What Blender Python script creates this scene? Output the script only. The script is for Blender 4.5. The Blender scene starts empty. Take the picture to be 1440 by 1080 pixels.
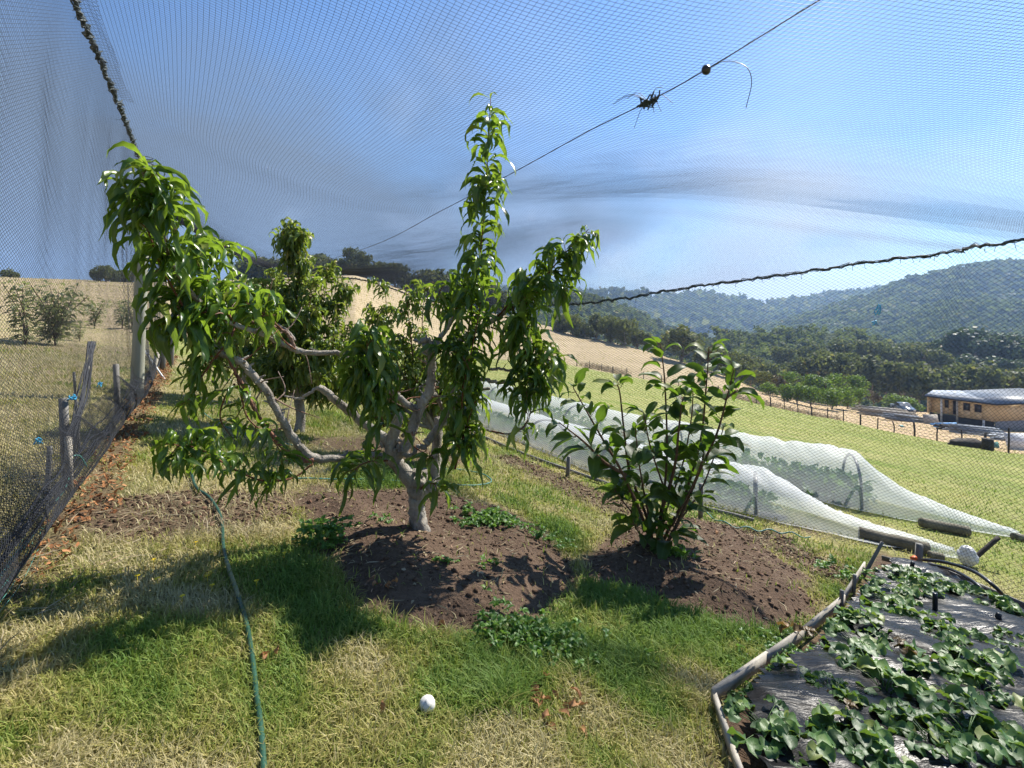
import bpy, bmesh, math, random
import numpy as np
from mathutils import Vector, Matrix

R = np.random.default_rng(7)
random.seed(7)
sc = bpy.context.scene
COL = sc.collection
F, CX, HY, EYE = 720.0, 720.0, 430.0, 1.05
SUN_AZ = math.radians(44)      # east of the view axis (+Y), clockwise
SUN_EL = math.radians(45)

# ------------------------------------------------------------------ terrain
def sstep(a, b, x):
    t = np.clip((x - a) / (b - a), 0, 1)
    return t * t * (3 - 2 * t)

def vnoise(x, y, seed=0):
    """cheap smooth value noise, numpy"""
    xi = np.floor(x).astype(np.int64); yi = np.floor(y).astype(np.int64)
    fx = x - xi; fy = y - yi
    fx = fx * fx * (3 - 2 * fx); fy = fy * fy * (3 - 2 * fy)
    def h(a, b):
        n = (a * 374761393 + b * 668265263 + seed * 1442695041) & 0x7fffffff
        n = ((n ^ (n >> 13)) * 1274126177) & 0x7fffffff
        return ((n ^ (n >> 16)) & 0xffff) / 65535.0
    return (h(xi, yi) * (1 - fx) + h(xi + 1, yi) * fx) * (1 - fy) + (h(xi, yi + 1) * (1 - fx) + h(xi + 1, yi + 1) * fx) * fy

def fbm(x, y, seed=0, o=4):
    s = 0; a = .5
    for k in range(o):
        s = s + a * vnoise(x * 2 ** k, y * 2 ** k, seed + k); a *= .5
    return s

COLS = [(-400, [(22, 470), (95, 384), (160, 392), (320, 440)]),
        (0, [(22, 471), (100, 389), (170, 397), (320, 445)]),
        (190, [(24, 472), (110, 397), (180, 403), (320, 450)]),
        (340, [(26, 478), (130, 394), (200, 402), (330, 450)]),
        (500, [(24, 498), (165, 386), (230, 396), (340, 450)]),
        (640, [(60, 500), (165, 428), (230, 440), (340, 500)]),
        (811, [(82, 516), (130, 470), (190, 500), (340, 560)]),
        (940, [(73, 541), (110, 502), (150, 540), (340, 620)]),
        (1064, [(64, 568), (92, 547), (130, 580), (340, 640)]),
        (1142, [(57, 585), (88, 566), (130, 610), (340, 660)]),
        (1233, [(49, 603), (90, 576), (130, 620), (340, 660)]),
        (1318, [(41, 620), (88, 581), (130, 620), (340, 660)]),
        (1418, [(32, 637), (72, 601), (120, 630), (340, 660)]),
        (1900, [(22, 690), (55, 645), (110, 650), (340, 670)])]
CPX = np.array([c[0] for c in COLS], float)
CD = np.array([[k[0] for k in c[1]] for c in COLS], float)
CZ = np.array([[EYE - (k[1] - HY) / F * k[0] for k in c[1]] for c in COLS], float)

def plane(x, y):
    q = .86 * x + .51 * y
    q = np.clip(q, -45, 70)
    return -.17 * q - .012 * np.maximum(0, q - 6)

def hz(x, y):
    x = np.asarray(x, float); y = np.asarray(y, float)
    z = plane(x, y)
    far = y > 14
    ys = np.maximum(y, 14.0)
    px = np.clip(CX + x / ys * F, CPX[0], CPX[-1])
    D = [np.full_like(ys, 14.0)]; Z = [plane(x / ys * 14, np.full_like(ys, 14.0))]
    for k in range(4):
        D.append(np.interp(px, CPX, CD[:, k])); Z.append(np.interp(px, CPX, CZ[:, k]))
    zf = Z[-1].copy() if hasattr(Z[-1], 'copy') else Z[-1]
    for k in range(4):
        m = (ys >= D[k]) & (ys <= D[k + 1])
        t = (ys - D[k]) / (D[k + 1] - D[k])
        if k == 1: t = np.where(t > 0, t ** .85, t)
        zf = np.where(m, Z[k] + (Z[k + 1] - Z[k]) * t, zf)
    amp = sstep(14, 60, y) * .35
    zf = zf + amp * (fbm(x / 9, y / 9, 3) - .5)
    return np.where(far, zf, z)

def H(x, y): return float(hz(np.array([x]), np.array([y]))[0])
def P(px, py, y): return np.array([(px - CX) / F * y, y, EYE - (py - HY) / F * y])

def G(px, py, lift=0.0):
    u, v = (px - CX) / F, (py - HY) / F
    ts = np.geomspace(.4, 400, 1500)
    f = EYE - v * ts - hz(u * ts, ts)
    i = np.nonzero(f < 0)[0]
    if len(i) == 0: return np.array([u * 60, 60, H(u * 60, 60)])
    a, b = ts[max(i[0] - 1, 0)], ts[i[0]]
    for _ in range(30):
        m = .5 * (a + b)
        if EYE - v * m - H(u * m, m) < 0: b = m
        else: a = m
    return np.array([u * b, b, H(u * b, b) + lift])

def gpoly(pts): return np.array([G(*p)[:2] for p in pts])

def sdf(poly, x, y):
    """signed distance to polygon, positive inside"""
    p = np.stack([x, y], -1); n = len(poly)
    d = np.full(x.shape, 1e9); ins = np.zeros(x.shape, bool)
    for i in range(n):
        a = poly[i]; b = poly[(i + 1) % n]; e = b - a
        w = p - a
        t = np.clip((w @ e) / (e @ e), 0, 1)
        dd = w - t[..., None] * e
        d = np.minimum(d, np.sqrt((dd ** 2).sum(-1)))
        c = ((a[1] > y) != (b[1] > y)) & (x < (b[0] - a[0]) * (y - a[1]) / (b[1] - a[1] + 1e-12) + a[0])
        ins ^= c
    return np.where(ins, d, -d)

MOUND1 = gpoly([(470, 800), (440, 740), (410, 700), (480, 690), (600, 690), (700, 712), (760, 745), (805, 790), (800, 835), (760, 868), (690, 888), (600, 884), (510, 862)])
MOUND2 = gpoly([(828, 785), (865, 745), (960, 728), (1060, 755), (1140, 815), (1160, 860), (1130, 880), (1030, 878), (960, 852), (880, 820), (830, 812)])
BED = gpoly([(1236, 770), (1192, 850), (1150, 888), (1005, 996), (1034, 1110), (1100, 1500), (2000, 1500), (1900, 1000), (1440, 862), (1330, 808), (1285, 795)])
BARE = [gpoly([(60, 735), (130, 700), (260, 690), (400, 690), (430, 730), (330, 742), (180, 760)]),
        gpoly([(-80, 800), (40, 780), (130, 810), (90, 850), (0, 880), (-90, 880)]),
        gpoly([(440, 612), (560, 610), (700, 655), (560, 655), (430, 632)]),
        gpoly([(690, 640), (720, 640), (880, 700), (960, 735), (860, 728), (760, 680)]),
        gpoly([(940, 730), (1090, 745), (1200, 800), (1210, 830), (1150, 810), (1050, 760)]),
        gpoly([(985, 1000), (1010, 1010), (1040, 1100), (960, 1100)]),
        gpoly([(1100, 735), (1200, 765), (1290, 785), (1440, 850), (1440, 870), (1270, 800)])]
BARE += [gpoly([(390, 690), (480, 680), (500, 780), (460, 800), (420, 760)])]
CHIPS = gpoly([(-10, 850), (70, 740), (130, 650), (165, 590), (200, 540), (230, 505), (250, 500), (225, 560), (180, 640), (170, 700), (110, 760), (40, 830)])
LUSH = [gpoly([(480, 880), (560, 872), (620, 900), (800, 868), (830, 815), (960, 850), (1140, 885), (990, 1000), (900, 1020), (780, 940), (690, 1010), (620, 1000), (610, 930)]),
        gpoly([(700, 700), (800, 735), (830, 770), (800, 790), (740, 720)]),
        gpoly([(380, 790), (440, 770), (480, 800), (480, 870), (430, 870)]),
        gpoly([(430, 575), (640, 560), (640, 620), (430, 600)]),
        gpoly([(480, 655), (640, 655), (650, 690), (480, 690)]),
        gpoly([(1160, 800), (1240, 780), (1190, 850), (1140, 840)])]
FENCE_D = [(-400, 22), (190, 24), (340, 26), (500, 24), (640, 60), (811, 82), (882, 76), (1000, 70), (1064, 64), (1142, 57), (1233, 49), (1318, 41), (1418, 32), (1600, 25), (1900, 22)]
def fence_d(px): return np.interp(px, [a for a, b in FENCE_D], [b for a, b in FENCE_D])

def mounds(x, y):
    z = np.zeros_like(x)
    for poly, hgt in ((MOUND1, .065), (MOUND2, .08)):
        d = sdf(poly, x, y) + .06 * (fbm(x * 3, y * 3, 5) - .5)
        prof = sstep(-.03, .24, d) ** 1.15 * (1 - .35 * sstep(.22, .6, d)) * (1 + .5 * (fbm(x * 5, y * 5, 7) - .5))
        z = z + hgt * prof
    return z

def hfull(x, y):
    x = np.asarray(x, float); y = np.asarray(y, float)
    z = hz(x, y)
    near = (np.abs(x) < 9) & (y > -3) & (y < 12)
    d = mounds(x[near], y[near]) + .03 * (fbm(x[near] * 1.6, y[near] * 1.6, 11) - .5) + .012 * (fbm(x[near] * 9, y[near] * 9, 12) - .5)
    b = sdf(BED, x[near], y[near])
    d = d * (1 - sstep(-.02, .1, b)) + .02 * sstep(0, .3, b)
    z = z.copy(); z[near] += d
    return z
def HF(x, y): return float(hfull(np.array([x]), np.array([y]))[0])
def GF(px, py, lift=0.0):
    g = G(px, py); g[2] = HF(g[0], g[1]) + lift
    return g

# ------------------------------------------------------------------ mesh builder
class MB:
    def __init__(s): s.v = []; s.q = []; s.t = []; s.a = []; s.b = []; s.n = 0
    def add(s, v, quads=None, tris=None, tint=0.0, rib=0.0):
        v = np.asarray(v, float).reshape(-1, 3)
        s.v.append(v)
        s.a.append(np.broadcast_to(np.asarray(tint, float), (len(v),)).copy())
        s.b.append(np.broadcast_to(np.asarray(rib, float), (len(v),)).copy())
        if quads is not None and len(quads): s.q.append(np.asarray(quads, np.int64).reshape(-1, 4) + s.n)
        if tris is not None and len(tris): s.t.append(np.asarray(tris, np.int64).reshape(-1, 3) + s.n)
        s.n += len(v)
        return s
    def build(s, name, mat, parent=None, smooth=True, origin=None):
        v = np.concatenate(s.v) if s.v else np.zeros((0, 3))
        o3 = np.zeros(3) if origin is None else np.asarray(origin, float)
        q = np.concatenate(s.q) if s.q else np.zeros((0, 4), np.int64)
        t = np.concatenate(s.t) if s.t else np.zeros((0, 3), np.int64)
        me = bpy.data.meshes.new(name)
        me.vertices.add(len(v)); me.vertices.foreach_set('co', (v - o3).astype(np.float32).ravel())
        me.loops.add(q.size + t.size)
        me.loops.foreach_set('vertex_index', np.concatenate([q.ravel(), t.ravel()]).astype(np.int32))
        nf = len(q) + len(t)
        me.polygons.add(nf)
        ls = np.concatenate([np.arange(len(q)) * 4, q.size + np.arange(len(t)) * 3]).astype(np.int32)
        me.polygons.foreach_set('loop_start', ls)
        if smooth: me.polygons.foreach_set('use_smooth', np.ones(nf, bool))
        me.update(calc_edges=True)
        at = me.attributes.new('tint', 'FLOAT', 'POINT'); at.data.foreach_set('value', np.concatenate(s.a).astype(np.float32))
        at = me.attributes.new('rib', 'FLOAT', 'POINT'); at.data.foreach_set('value', np.concatenate(s.b).astype(np.float32))
        if mat: me.materials.append(mat)
        ob = bpy.data.objects.new(name, me); COL.objects.link(ob)
        if parent is not None:
            ob.parent = parent
            ob.location = o3 - np.array(parent.location)
        else: ob.location = o3
        return ob

def tag(o, label=None, cat=None, group=None, kind=None):
    if label: o['label'] = label
    if cat: o['category'] = cat
    if group: o['group'] = group
    if kind: o['kind'] = kind
    return o
def thing(name, loc, label, cat, group=None):
    o = bpy.data.objects.new(name, None); COL.objects.link(o); o.location = [float(c) for c in loc]
    o.empty_display_size = .1
    return tag(o, label, cat, group)
def dup(root, loc, rotz=0, scale=1, label=None, group=None):
    r = root.copy(); COL.objects.link(r); r.location = [float(c) for c in loc]; r.rotation_euler = (0, 0, rotz)
    r.scale = (scale,) * 3 if np.isscalar(scale) else scale
    if label: r['label'] = label
    if group: r['group'] = group
    for ch in list(root.children):
        c = ch.copy(); COL.objects.link(c); c.parent = r
        for g in ch.children:
            d = g.copy(); COL.objects.link(d); d.parent = c
    return r

def norm(a): return a / (np.linalg.norm(a, axis=-1, keepdims=True) + 1e-12)

def spline(pts, k=6):
    """Catmull-Rom through pts, k samples a span; works on any number of columns"""
    p = np.asarray(pts, float)
    if len(p) < 3: 
        return np.array([p[0] + (p[-1] - p[0]) * t for t in np.linspace(0, 1, k + 1)])
    q = np.vstack([2 * p[0] - p[1], p, 2 * p[-1] - p[-2]])
    out = []
    for i in range(1, len(q) - 2):
        for t in np.linspace(0, 1, k, endpoint=False):
            a, b, c, d = q[i - 1], q[i], q[i + 1], q[i + 2]
            out.append(.5 * (2 * b + (c - a) * t + (2 * a - 5 * b + 4 * c - d) * t * t + (3 * b - a - 3 * c + d) * t ** 3))
    out.append(p[-1])
    return np.array(out)

def tube(mb, pts, rad, seg=8, tint=0.0, caps=True, wob=0.0):
    pts = np.asarray(pts, float); n = len(pts)
    rad = np.broadcast_to(np.asarray(rad, float), (n,))
    T = norm(np.gradient(pts, axis=0))
    N = np.zeros_like(pts)
    a = np.array([0, 0, 1.0]) if abs(T[0][2]) < .9 else np.array([1.0, 0, 0])
    nn = norm(a - T[0] * (a @ T[0]))
    for i in range(n):
        nn = nn - T[i] * (nn @ T[i]); nn = nn / (np.linalg.norm(nn) + 1e-9); N[i] = nn
    B = np.cross(T, N)
    an = np.linspace(0, 2 * math.pi, seg, endpoint=False)
    rr = rad[:, None] * np.ones(seg)
    if wob: rr = rr * (1 + wob * R.normal(size=(n, seg)))
    V = pts[:, None] + rr[..., None] * (np.cos(an)[None, :, None] * N[:, None] + np.sin(an)[None, :, None] * B[:, None])
    idx = np.arange(n * seg).reshape(n, seg)
    j = np.roll(idx, -1, 1)
    Q = np.stack([idx[:-1], j[:-1], j[1:], idx[1:]], -1).reshape(-1, 4)
    V = V.reshape(-1, 3); tr = []
    if caps:
        V = np.vstack([V, pts[0], pts[-1]])
        a0, a1 = n * seg, n * seg + 1
        for k in range(seg):
            tr.append((a0, (k + 1) % seg, k)); tr.append((a1, (n - 1) * seg + k, (n - 1) * seg + (k + 1) % seg))
    mb.add(V, Q, tr, tint=tint)

def box(mb, c, e1, e2, e3, tint=0.0):
    """box centred at c with half-axis vectors"""
    c, e1, e2, e3 = [np.asarray(a, float) for a in (c, e1, e2, e3)]
    s = [(-1, -1, -1), (1, -1, -1), (1, 1, -1), (-1, 1, -1), (-1, -1, 1), (1, -1, 1), (1, 1, 1), (-1, 1, 1)]
    v = [c + a * e1 + b * e2 + d * e3 for a, b, d in s]
    mb.add(v, [(0, 3, 2, 1), (4, 5, 6, 7), (0, 1, 5, 4), (1, 2, 6, 5), (2, 3, 7, 6), (3, 0, 4, 7)], tint=tint)

def beam(mb, a, b, w, h, up=(0, 0, 1), tint=0.0):
    a = np.asarray(a, float); b = np.asarray(b, float); d = norm(b - a)
    up = np.asarray(up, float)
    if abs(d @ up) > .95: up = np.array([1.0, 0, 0])
    s = norm(np.cross(d, up)); u = np.cross(s, d)
    box(mb, (a + b) / 2, (b - a) / 2, s * w / 2, u * h / 2, tint)

# ------------------------------------------------------------------ leaves
def leaves(mb, base, dirs, L, W, droop=1.0, wave=.12, fold=.35, shape='lance', nseg=6, tint=None, curl=0.0, pw=1.15):
    base = np.asarray(base, float); N = len(base)
    if N == 0: return
    dirs = norm(np.asarray(dirs, float))
    L = np.broadcast_to(np.asarray(L, float), (N,)); W = np.broadcast_to(np.asarray(W, float), (N,))
    droop = np.broadcast_to(np.asarray(droop, float), (N,))
    t = np.linspace(0, 1, nseg + 1)
    if shape == 'lance': prof = np.sin(np.pi * np.clip(t, 0, 1) ** .8) ** .75 * (1 - .35 * t); prof[0] = .06; prof[-1] = .02
    elif shape == 'ovate': prof = np.sin(np.pi * t ** .72) ** .7; prof[0] = .05; prof[-1] = .03
    else: prof = np.sin(np.pi * t ** .9) ** .5; prof[0] = .08; prof[-1] = .12
    prof = prof / prof.max()
    down = np.array([0, 0, -1.0])
    side = np.cross(dirs, np.array([0, 0, 1.0])) + .35 * R.normal(size=(N, 3))
    pos = base.copy(); rows = []
    ph = R.uniform(0, 6.28, N); ph2 = R.uniform(0, 6.28, N)
    fr = R.uniform(1.2, 2.6, N)
    d = dirs.copy()
    for i, tt in enumerate(t):
        k = droop * tt ** pw
        d = norm(dirs * np.maximum(0.06, 1 - k * .9)[:, None] + down * (k * 1.25)[:, None] + curl * np.stack([np.sin(ph + 5 * tt), np.cos(ph + 5 * tt), 0 * ph], -1) * tt)
        s = norm(side - d * (side * d).sum(-1, keepdims=True))
        nrm = np.cross(s, d)
        nrm = np.where(nrm[:, 2:3] < 0, -nrm, nrm) if False else nrm
        w = (W * prof[i] / 2)[:, None]
        wv1 = (wave * W * np.sin(fr * 6.28 * tt + ph))[:, None] * prof[i]
        wv2 = (wave * W * np.sin(fr * 6.28 * tt + ph2))[:, None] * prof[i]
        l = pos + s * w * math.cos(fold) + nrm * (w * math.sin(fold) + wv1)
        r = pos - s * w * math.cos(fold) + nrm * (w * math.sin(fold) + wv2)
        rows.append(np.stack([l, pos, r], 1))
        pos = pos + d * (L / nseg)[:, None]
    V = np.stack(rows, 1).reshape(N, -1, 3)              # N, (nseg+1)*3
    q = []
    for i in range(nseg):
        a = i * 3
        q += [(a, a + 1, a + 4, a + 3), (a + 1, a + 2, a + 5, a + 4)]
    q = np.array(q); nv = (nseg + 1) * 3
    Q = (q[None] + (np.arange(N) * nv)[:, None, None]).reshape(-1, 4)
    if tint is None: tint = R.uniform(0, 1, N)
    tn = np.repeat(np.asarray(tint), nv)
    rib = np.tile(np.tile([0, 1, 0], nseg + 1), N)
    mb.add(V.reshape(-1, 3), Q, tint=tn, rib=rib)

def along(pts, n, jitter=True):
    pts = np.asarray(pts, float)
    seg = np.linalg.norm(np.diff(pts, axis=0), axis=1); cum = np.concatenate([[0], np.cumsum(seg)])
    s = np.linspace(0, cum[-1], n) if not jitter else np.sort(R.uniform(0, cum[-1], n))
    P_ = np.stack([np.interp(s, cum, pts[:, k]) for k in range(3)], -1)
    i = np.clip(np.searchsorted(cum, s) - 1, 0, len(seg) - 1)
    T_ = norm(np.diff(pts, axis=0)[i])
    return P_, T_, s / cum[-1]

def perp(T_):
    r = R.normal(size=T_.shape); r = r - T_ * (r * T_).sum(-1, keepdims=True)
    return norm(r)
HAZE = .00027; MESHCOV = .36
# ------------------------------------------------------------------ materials
def nmat(name):
    m = bpy.data.materials.new(name); m.use_nodes = True
    nt = m.node_tree; nt.nodes.clear()
    out = nt.nodes.new('ShaderNodeOutputMaterial')
    return m, nt, out
def N_(nt, t, **kw):
    n = nt.nodes.new(t)
    for k, v in kw.items():
        if hasattr(n, k) and k not in n.inputs: setattr(n, k, v)
        else: n.inputs[k].default_value = v
    return n
def mixc(nt, fac, a, b):
    n = nt.nodes.new('ShaderNodeMix'); n.data_type = 'RGBA'
    for s, v in ((n.inputs[0], fac), (n.inputs[6], a), (n.inputs[7], b)):
        if isinstance(v, (int, float)): s.default_value = v
        elif isinstance(v, tuple): s.default_value = (*v, 1) if len(v) == 3 else v
        else: nt.links.new(v, s)
    return n.outputs[2]
def math_(nt, op, a, b=None, clamp=False):
    n = nt.nodes.new('ShaderNodeMath'); n.operation = op; n.use_clamp = clamp
    for i, v in enumerate((a, b)):
        if v is None: continue
        if isinstance(v, (int, float)): n.inputs[i].default_value = v
        else: nt.links.new(v, n.inputs[i])
    return n.outputs[0]
def ramp(nt, fac, stops):
    n = nt.nodes.new('ShaderNodeValToRGB'); e = n.color_ramp.elements
    while len(e) < len(stops): e.new(.5)
    for el, (p, c) in zip(e, stops):
        el.position = p; el.color = (*c, 1) if not isinstance(c, (int, float)) else (c, c, c, 1)
    nt.links.new(fac, n.inputs[0]); return n.outputs[0]
def noise_(nt, vec, scale, detail=4, rough=.55, dist=0.0, dims='3D'):
    n = nt.nodes.new('ShaderNodeTexNoise'); n.inputs['Scale'].default_value = scale; n.inputs['Detail'].default_value = detail
    n.inputs['Roughness'].default_value = rough; n.inputs['Distortion'].default_value = dist
    if vec is not None: nt.links.new(vec, n.inputs['Vector'])
    return n.outputs['Fac']
def attr(nt, nm):
    n = nt.nodes.new('ShaderNodeAttribute'); n.attribute_name = nm; return n.outputs['Fac']
def pos(nt): return nt.nodes.new('ShaderNodeNewGeometry').outputs['Position']
def objco(nt): return nt.nodes.new('ShaderNodeTexCoord').outputs['Object']
def princ(nt, out, col, rough=.6, spec=.4, metal=0.0, bump=None, bstr=.3, bdist=.01, transl=0.0, tcol=None, alpha=None):
    p = nt.nodes.new('ShaderNodeBsdfPrincipled')
    if isinstance(col, tuple): p.inputs['Base Color'].default_value = (*col, 1)
    else: nt.links.new(col, p.inputs['Base Color'])
    if isinstance(rough, (int, float)): p.inputs['Roughness'].default_value = rough
    else: nt.links.new(rough, p.inputs['Roughness'])
    p.inputs['Specular IOR Level'].default_value = spec; p.inputs['Metallic'].default_value = metal
    if bump is not None:
        b = nt.nodes.new('ShaderNodeBump'); b.inputs['Strength'].default_value = bstr; b.inputs['Distance'].default_value = bdist
        nt.links.new(bump, b.inputs['Height']); nt.links.new(b.outputs[0], p.inputs['Normal'])
    sh = p.outputs[0]
    if transl:
        t = nt.nodes.new('ShaderNodeBsdfTranslucent')
        if tcol is None: tcol = col
        if isinstance(tcol, tuple): t.inputs[0].default_value = (*tcol, 1)
        else: nt.links.new(tcol, t.inputs[0])
        mx = nt.nodes.new('ShaderNodeMixShader'); mx.inputs[0].default_value = transl
        nt.links.new(sh, mx.inputs[1]); nt.links.new(t.outputs[0], mx.inputs[2]); sh = mx.outputs[0]
    nt.links.new(sh, out.inputs[0]); return p

def simple(name, c1, c2, scale=8, rough=.7, spec=.3, bstr=.3, bdist=.01, metal=0.0, transl=0.0, stretch=None, detail=5):
    m, nt, out = nmat(name); v = objco(nt)
    if stretch:
        mp = nt.nodes.new('ShaderNodeMapping'); mp.inputs['Scale'].default_value = stretch; nt.links.new(v, mp.inputs[0]); v = mp.outputs[0]
    f = noise_(nt, v, scale, detail, .6)
    f2 = ramp(nt, f, [(.3, 0.0), (.7, 1.0)])
    c = mixc(nt, f2, c1, c2)
    princ(nt, out, c, rough, spec, metal, f, bstr, bdist, transl)
    return m

def leafmat(name, dark, mid, light, back, rough=.38, transl=.38, spec=.5, ribc=None):
    m, nt, out = nmat(name)
    t = attr(nt, 'tint'); rb = attr(nt, 'rib')
    c = ramp(nt, t, [(0, dark), (.55, mid), (.93, light), (1, tuple(c * 1.35 if i == 0 else c for i, c in enumerate(light)))])
    nz = noise_(nt, objco(nt), 45, 3)
    c = mixc(nt, math_(nt, 'MULTIPLY', nz, .45), c, dark)
    if ribc: c = mixc(nt, math_(nt, 'MULTIPLY', math_(nt, 'POWER', rb, 8.0), .55), c, ribc)
    tc = mixc(nt, .55, c, back)
    princ(nt, out, c, rough, spec, bump=nz, bstr=.35, bdist=.004, transl=transl, tcol=tc)
    return m

M = {}
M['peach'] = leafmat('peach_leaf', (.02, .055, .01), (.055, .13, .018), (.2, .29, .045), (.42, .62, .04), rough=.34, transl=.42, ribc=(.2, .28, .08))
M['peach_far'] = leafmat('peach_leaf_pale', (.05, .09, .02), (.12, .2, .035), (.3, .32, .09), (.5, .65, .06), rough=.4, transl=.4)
M['persim'] = leafmat('broad_leaf', (.018, .038, .012), (.036, .07, .018), (.1, .16, .03), (.32, .56, .03), rough=.5, transl=.38, spec=.32, ribc=(.1, .16, .05))
M['straw_leaf'] = leafmat('strawberry_leaf', (.025, .065, .014), (.075, .165, .035), (.19, .3, .07), (.34, .55, .05), rough=.5, transl=.25, ribc=(.11, .19, .07))
M['red_leaf'] = leafmat('aged_leaf', (.1, .07, .02), (.16, .09, .03), (.2, .14, .04), (.3, .2, .05), rough=.5, transl=.25)
M['sapling'] = leafmat('sapling_leaf', (.11, .13, .05), (.18, .2, .08), (.27, .28, .12), (.36, .42, .12), rough=.45, transl=.45)
M['weed'] = leafmat('weed_leaf', (.05, .13, .02), (.1, .22, .035), (.2, .34, .07), (.3, .5, .06), rough=.5)
M['bushleaf'] = leafmat('gum_foliage', (.05, .066, .02), (.105, .128, .038), (.2, .215, .07), (.24, .28, .06), rough=.65, transl=.35, spec=.25)
M['greenbush'] = leafmat('bright_shrub_foliage', (.06, .12, .012), (.125, .22, .02), (.22, .32, .035), (.26, .38, .03), rough=.6, transl=.35, spec=.25)
M['darkbush'] = leafmat('dark_tree_foliage', (.025, .045, .016), (.055, .085, .027), (.1, .13, .045), (.12, .18, .04), rough=.6, transl=.3, spec=.25)
M['brownbush'] = leafmat('brown_shrub_foliage', (.09, .07, .04), (.13, .1, .05), (.17, .14, .07), (.2, .16, .06), rough=.7, transl=.15, spec=.2)
M['forest'] = leafmat('forest_canopy', (.04, .058, .02), (.105, .135, .035), (.23, .25, .06), (.22, .28, .05), rough=.7, transl=.35, spec=.15)

def barkmat(name, a, b, c, scale=14):
    m, nt, out = nmat(name); v = objco(nt)
    mp = nt.nodes.new('ShaderNodeMapping'); mp.inputs['Scale'].default_value = (1, 1, .45); nt.links.new(v, mp.inputs[0])
    n1 = noise_(nt, mp.outputs[0], scale, 6, .65); n2 = noise_(nt, v, scale * 5, 4, .6)
    col = ramp(nt, n1, [(.3, c), (.45, b), (.62, a)])
    col = mixc(nt, math_(nt, 'MULTIPLY', n2, .5), col, c)
    col = mixc(nt, attr(nt, 'tint'), col, (.22, .075, .035))
    princ(nt, out, col, .8, .2, bump=math_(nt, 'ADD', n1, n2), bstr=1.0, bdist=.014)
    return m
M['bark'] = barkmat('pale_peach_bark', (.52, .48, .41), (.36, .32, .27), (.09, .075, .06))
M['twig'] = barkmat('brown_twig_bark', (.2, .13, .08), (.13, .085, .05), (.06, .04, .025))
M['gumbark'] = barkmat('gum_bark', (.4, .36, .3), (.25, .21, .17), (.1, .08, .06), 2)
M['wood'] = simple('grey_weathered_timber', (.25, .24, .22), (.13, .125, .115), 20, .85, .2, .6, .006, stretch=(1, 1, .1))
M['plank'] = simple('weathered_plank', (.48, .44, .37), (.26, .235, .2), 9, .85, .2, .6, .006)
M['postwood'] = simple('pale_treated_post', (.36, .36, .29), (.24, .24, .19), 9, .8, .25, .4, .005, stretch=(1, 1, .15))
M['log'] = simple('old_treated_log', (.2, .18, .13), (.1, .09, .065), 12, .85, .2, .7, .008)
M['darkpost'] = simple('dark_fence_post', (.06, .05, .04), (.03, .026, .022), 12, .85, .2)
M['blackplastic'] = simple('black_poly_pipe', (.012, .012, .013), (.03, .03, .032), 8, .35, .5, .1)
M['wire'] = simple('dull_steel_wire', (.05, .05, .05), (.09, .085, .08), 30, .5, .5, 0, metal=.6)
M['net'] = simple('black_knotted_twine', (.012, .014, .02), (.03, .034, .045), 30, .6, .3, 0)
M['netrope'] = simple('gathered_net_rope', (.012, .018, .02), (.06, .085, .085), 60, .6, .4, .5)
M['bluetwine'] = simple('blue_twine', (.03, .3, .55), (.06, .42, .65), 40, .5, .4)
M['tealtwine'] = simple('teal_twine', (.04, .17, .14), (.09, .28, .24), 40, .5, .4)
M['hose'] = simple('green_garden_hose', (.014, .055, .033), (.035, .1, .062), 14, .38, .5, .15)
M['hosetan'] = simple('sunbleached_hose', (.3, .26, .13), (.12, .17, .09), 14, .5, .4, .15)
M['orange'] = simple('orange_plastic', (.75, .14, .02), (.6, .1, .02), 10, .45, .4)
M['bag'] = simple('white_plastic_bag', (.75, .75, .75), (.55, .56, .58), 14, .35, .5, .8, .02, transl=.3)
M['mush'] = simple('white_puffball_skin', (.8, .78, .72), (.62, .58, .5), 12, .7, .3, .6, .006)
M['deadleaf'] = simple('dry_brown_leaf', (.42, .22, .09), (.22, .1, .045), 22, .7, .3, .5, .004, transl=.2)
M['chip'] = leafmat('rusty_bark_chip', (.17, .07, .03), (.34, .15, .06), (.5, .28, .13), (.3, .14, .06), rough=.85, transl=.05, spec=.15)
M['strawm'] = leafmat('dry_straw', (.22, .17, .1), (.36, .29, .17), (.52, .44, .3), (.45, .38, .22), rough=.75, transl=.2, spec=.2)
M['clod'] = leafmat('soil_crumb', (.08, .05, .032), (.125, .08, .053), (.2, .14, .095), (.08, .05, .03), rough=.95, transl=.02, spec=.1)
M['ply'] = simple('raw_plywood', (.72, .54, .31), (.62, .45, .25), 1.2, .75, .25, .1)
M['roofm'] = simple('grey_blue_roof_sheet', (.21, .24, .28), (.17, .2, .24), .6, .42, .5, .1)
M['glass'] = simple('dark_window_glass', (.03, .03, .035), (.05, .045, .045), 1, .15, .6, 0)
M['frame'] = simple('dark_window_frame', (.09, .05, .035), (.07, .04, .03), 4, .5, .4, 0)
M['white'] = simple('white_paint', (.78, .78, .76), (.66, .66, .65), 3, .6, .3, .1)
M['block'] = simple('grey_block', (.4, .4, .4), (.33, .33, .33), 3, .9, .1)
M['dark'] = simple('dark_trim_underfloor_shade', (.045, .045, .05), (.03, .03, .033), 3, .8, .2)  # dark gutter and grille; also painted shade under the house floor
M['carpaint'] = simple('blue_grey_car_paint', (.13, .17, .22), (.11, .15, .2), 3, .3, .6, 0)
M['rubber'] = simple('tyre_rubber', (.02, .02, .02), (.035, .035, .035), 20, .8, .2)
M['palewood'] = simple('pale_stacked_timber', (.5, .45, .37), (.33, .3, .26), 4, .8, .2)
M['bluesheet'] = simple('blue_sheet', (.1, .3, .6), (.16, .4, .68), 4, .5, .4)
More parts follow.
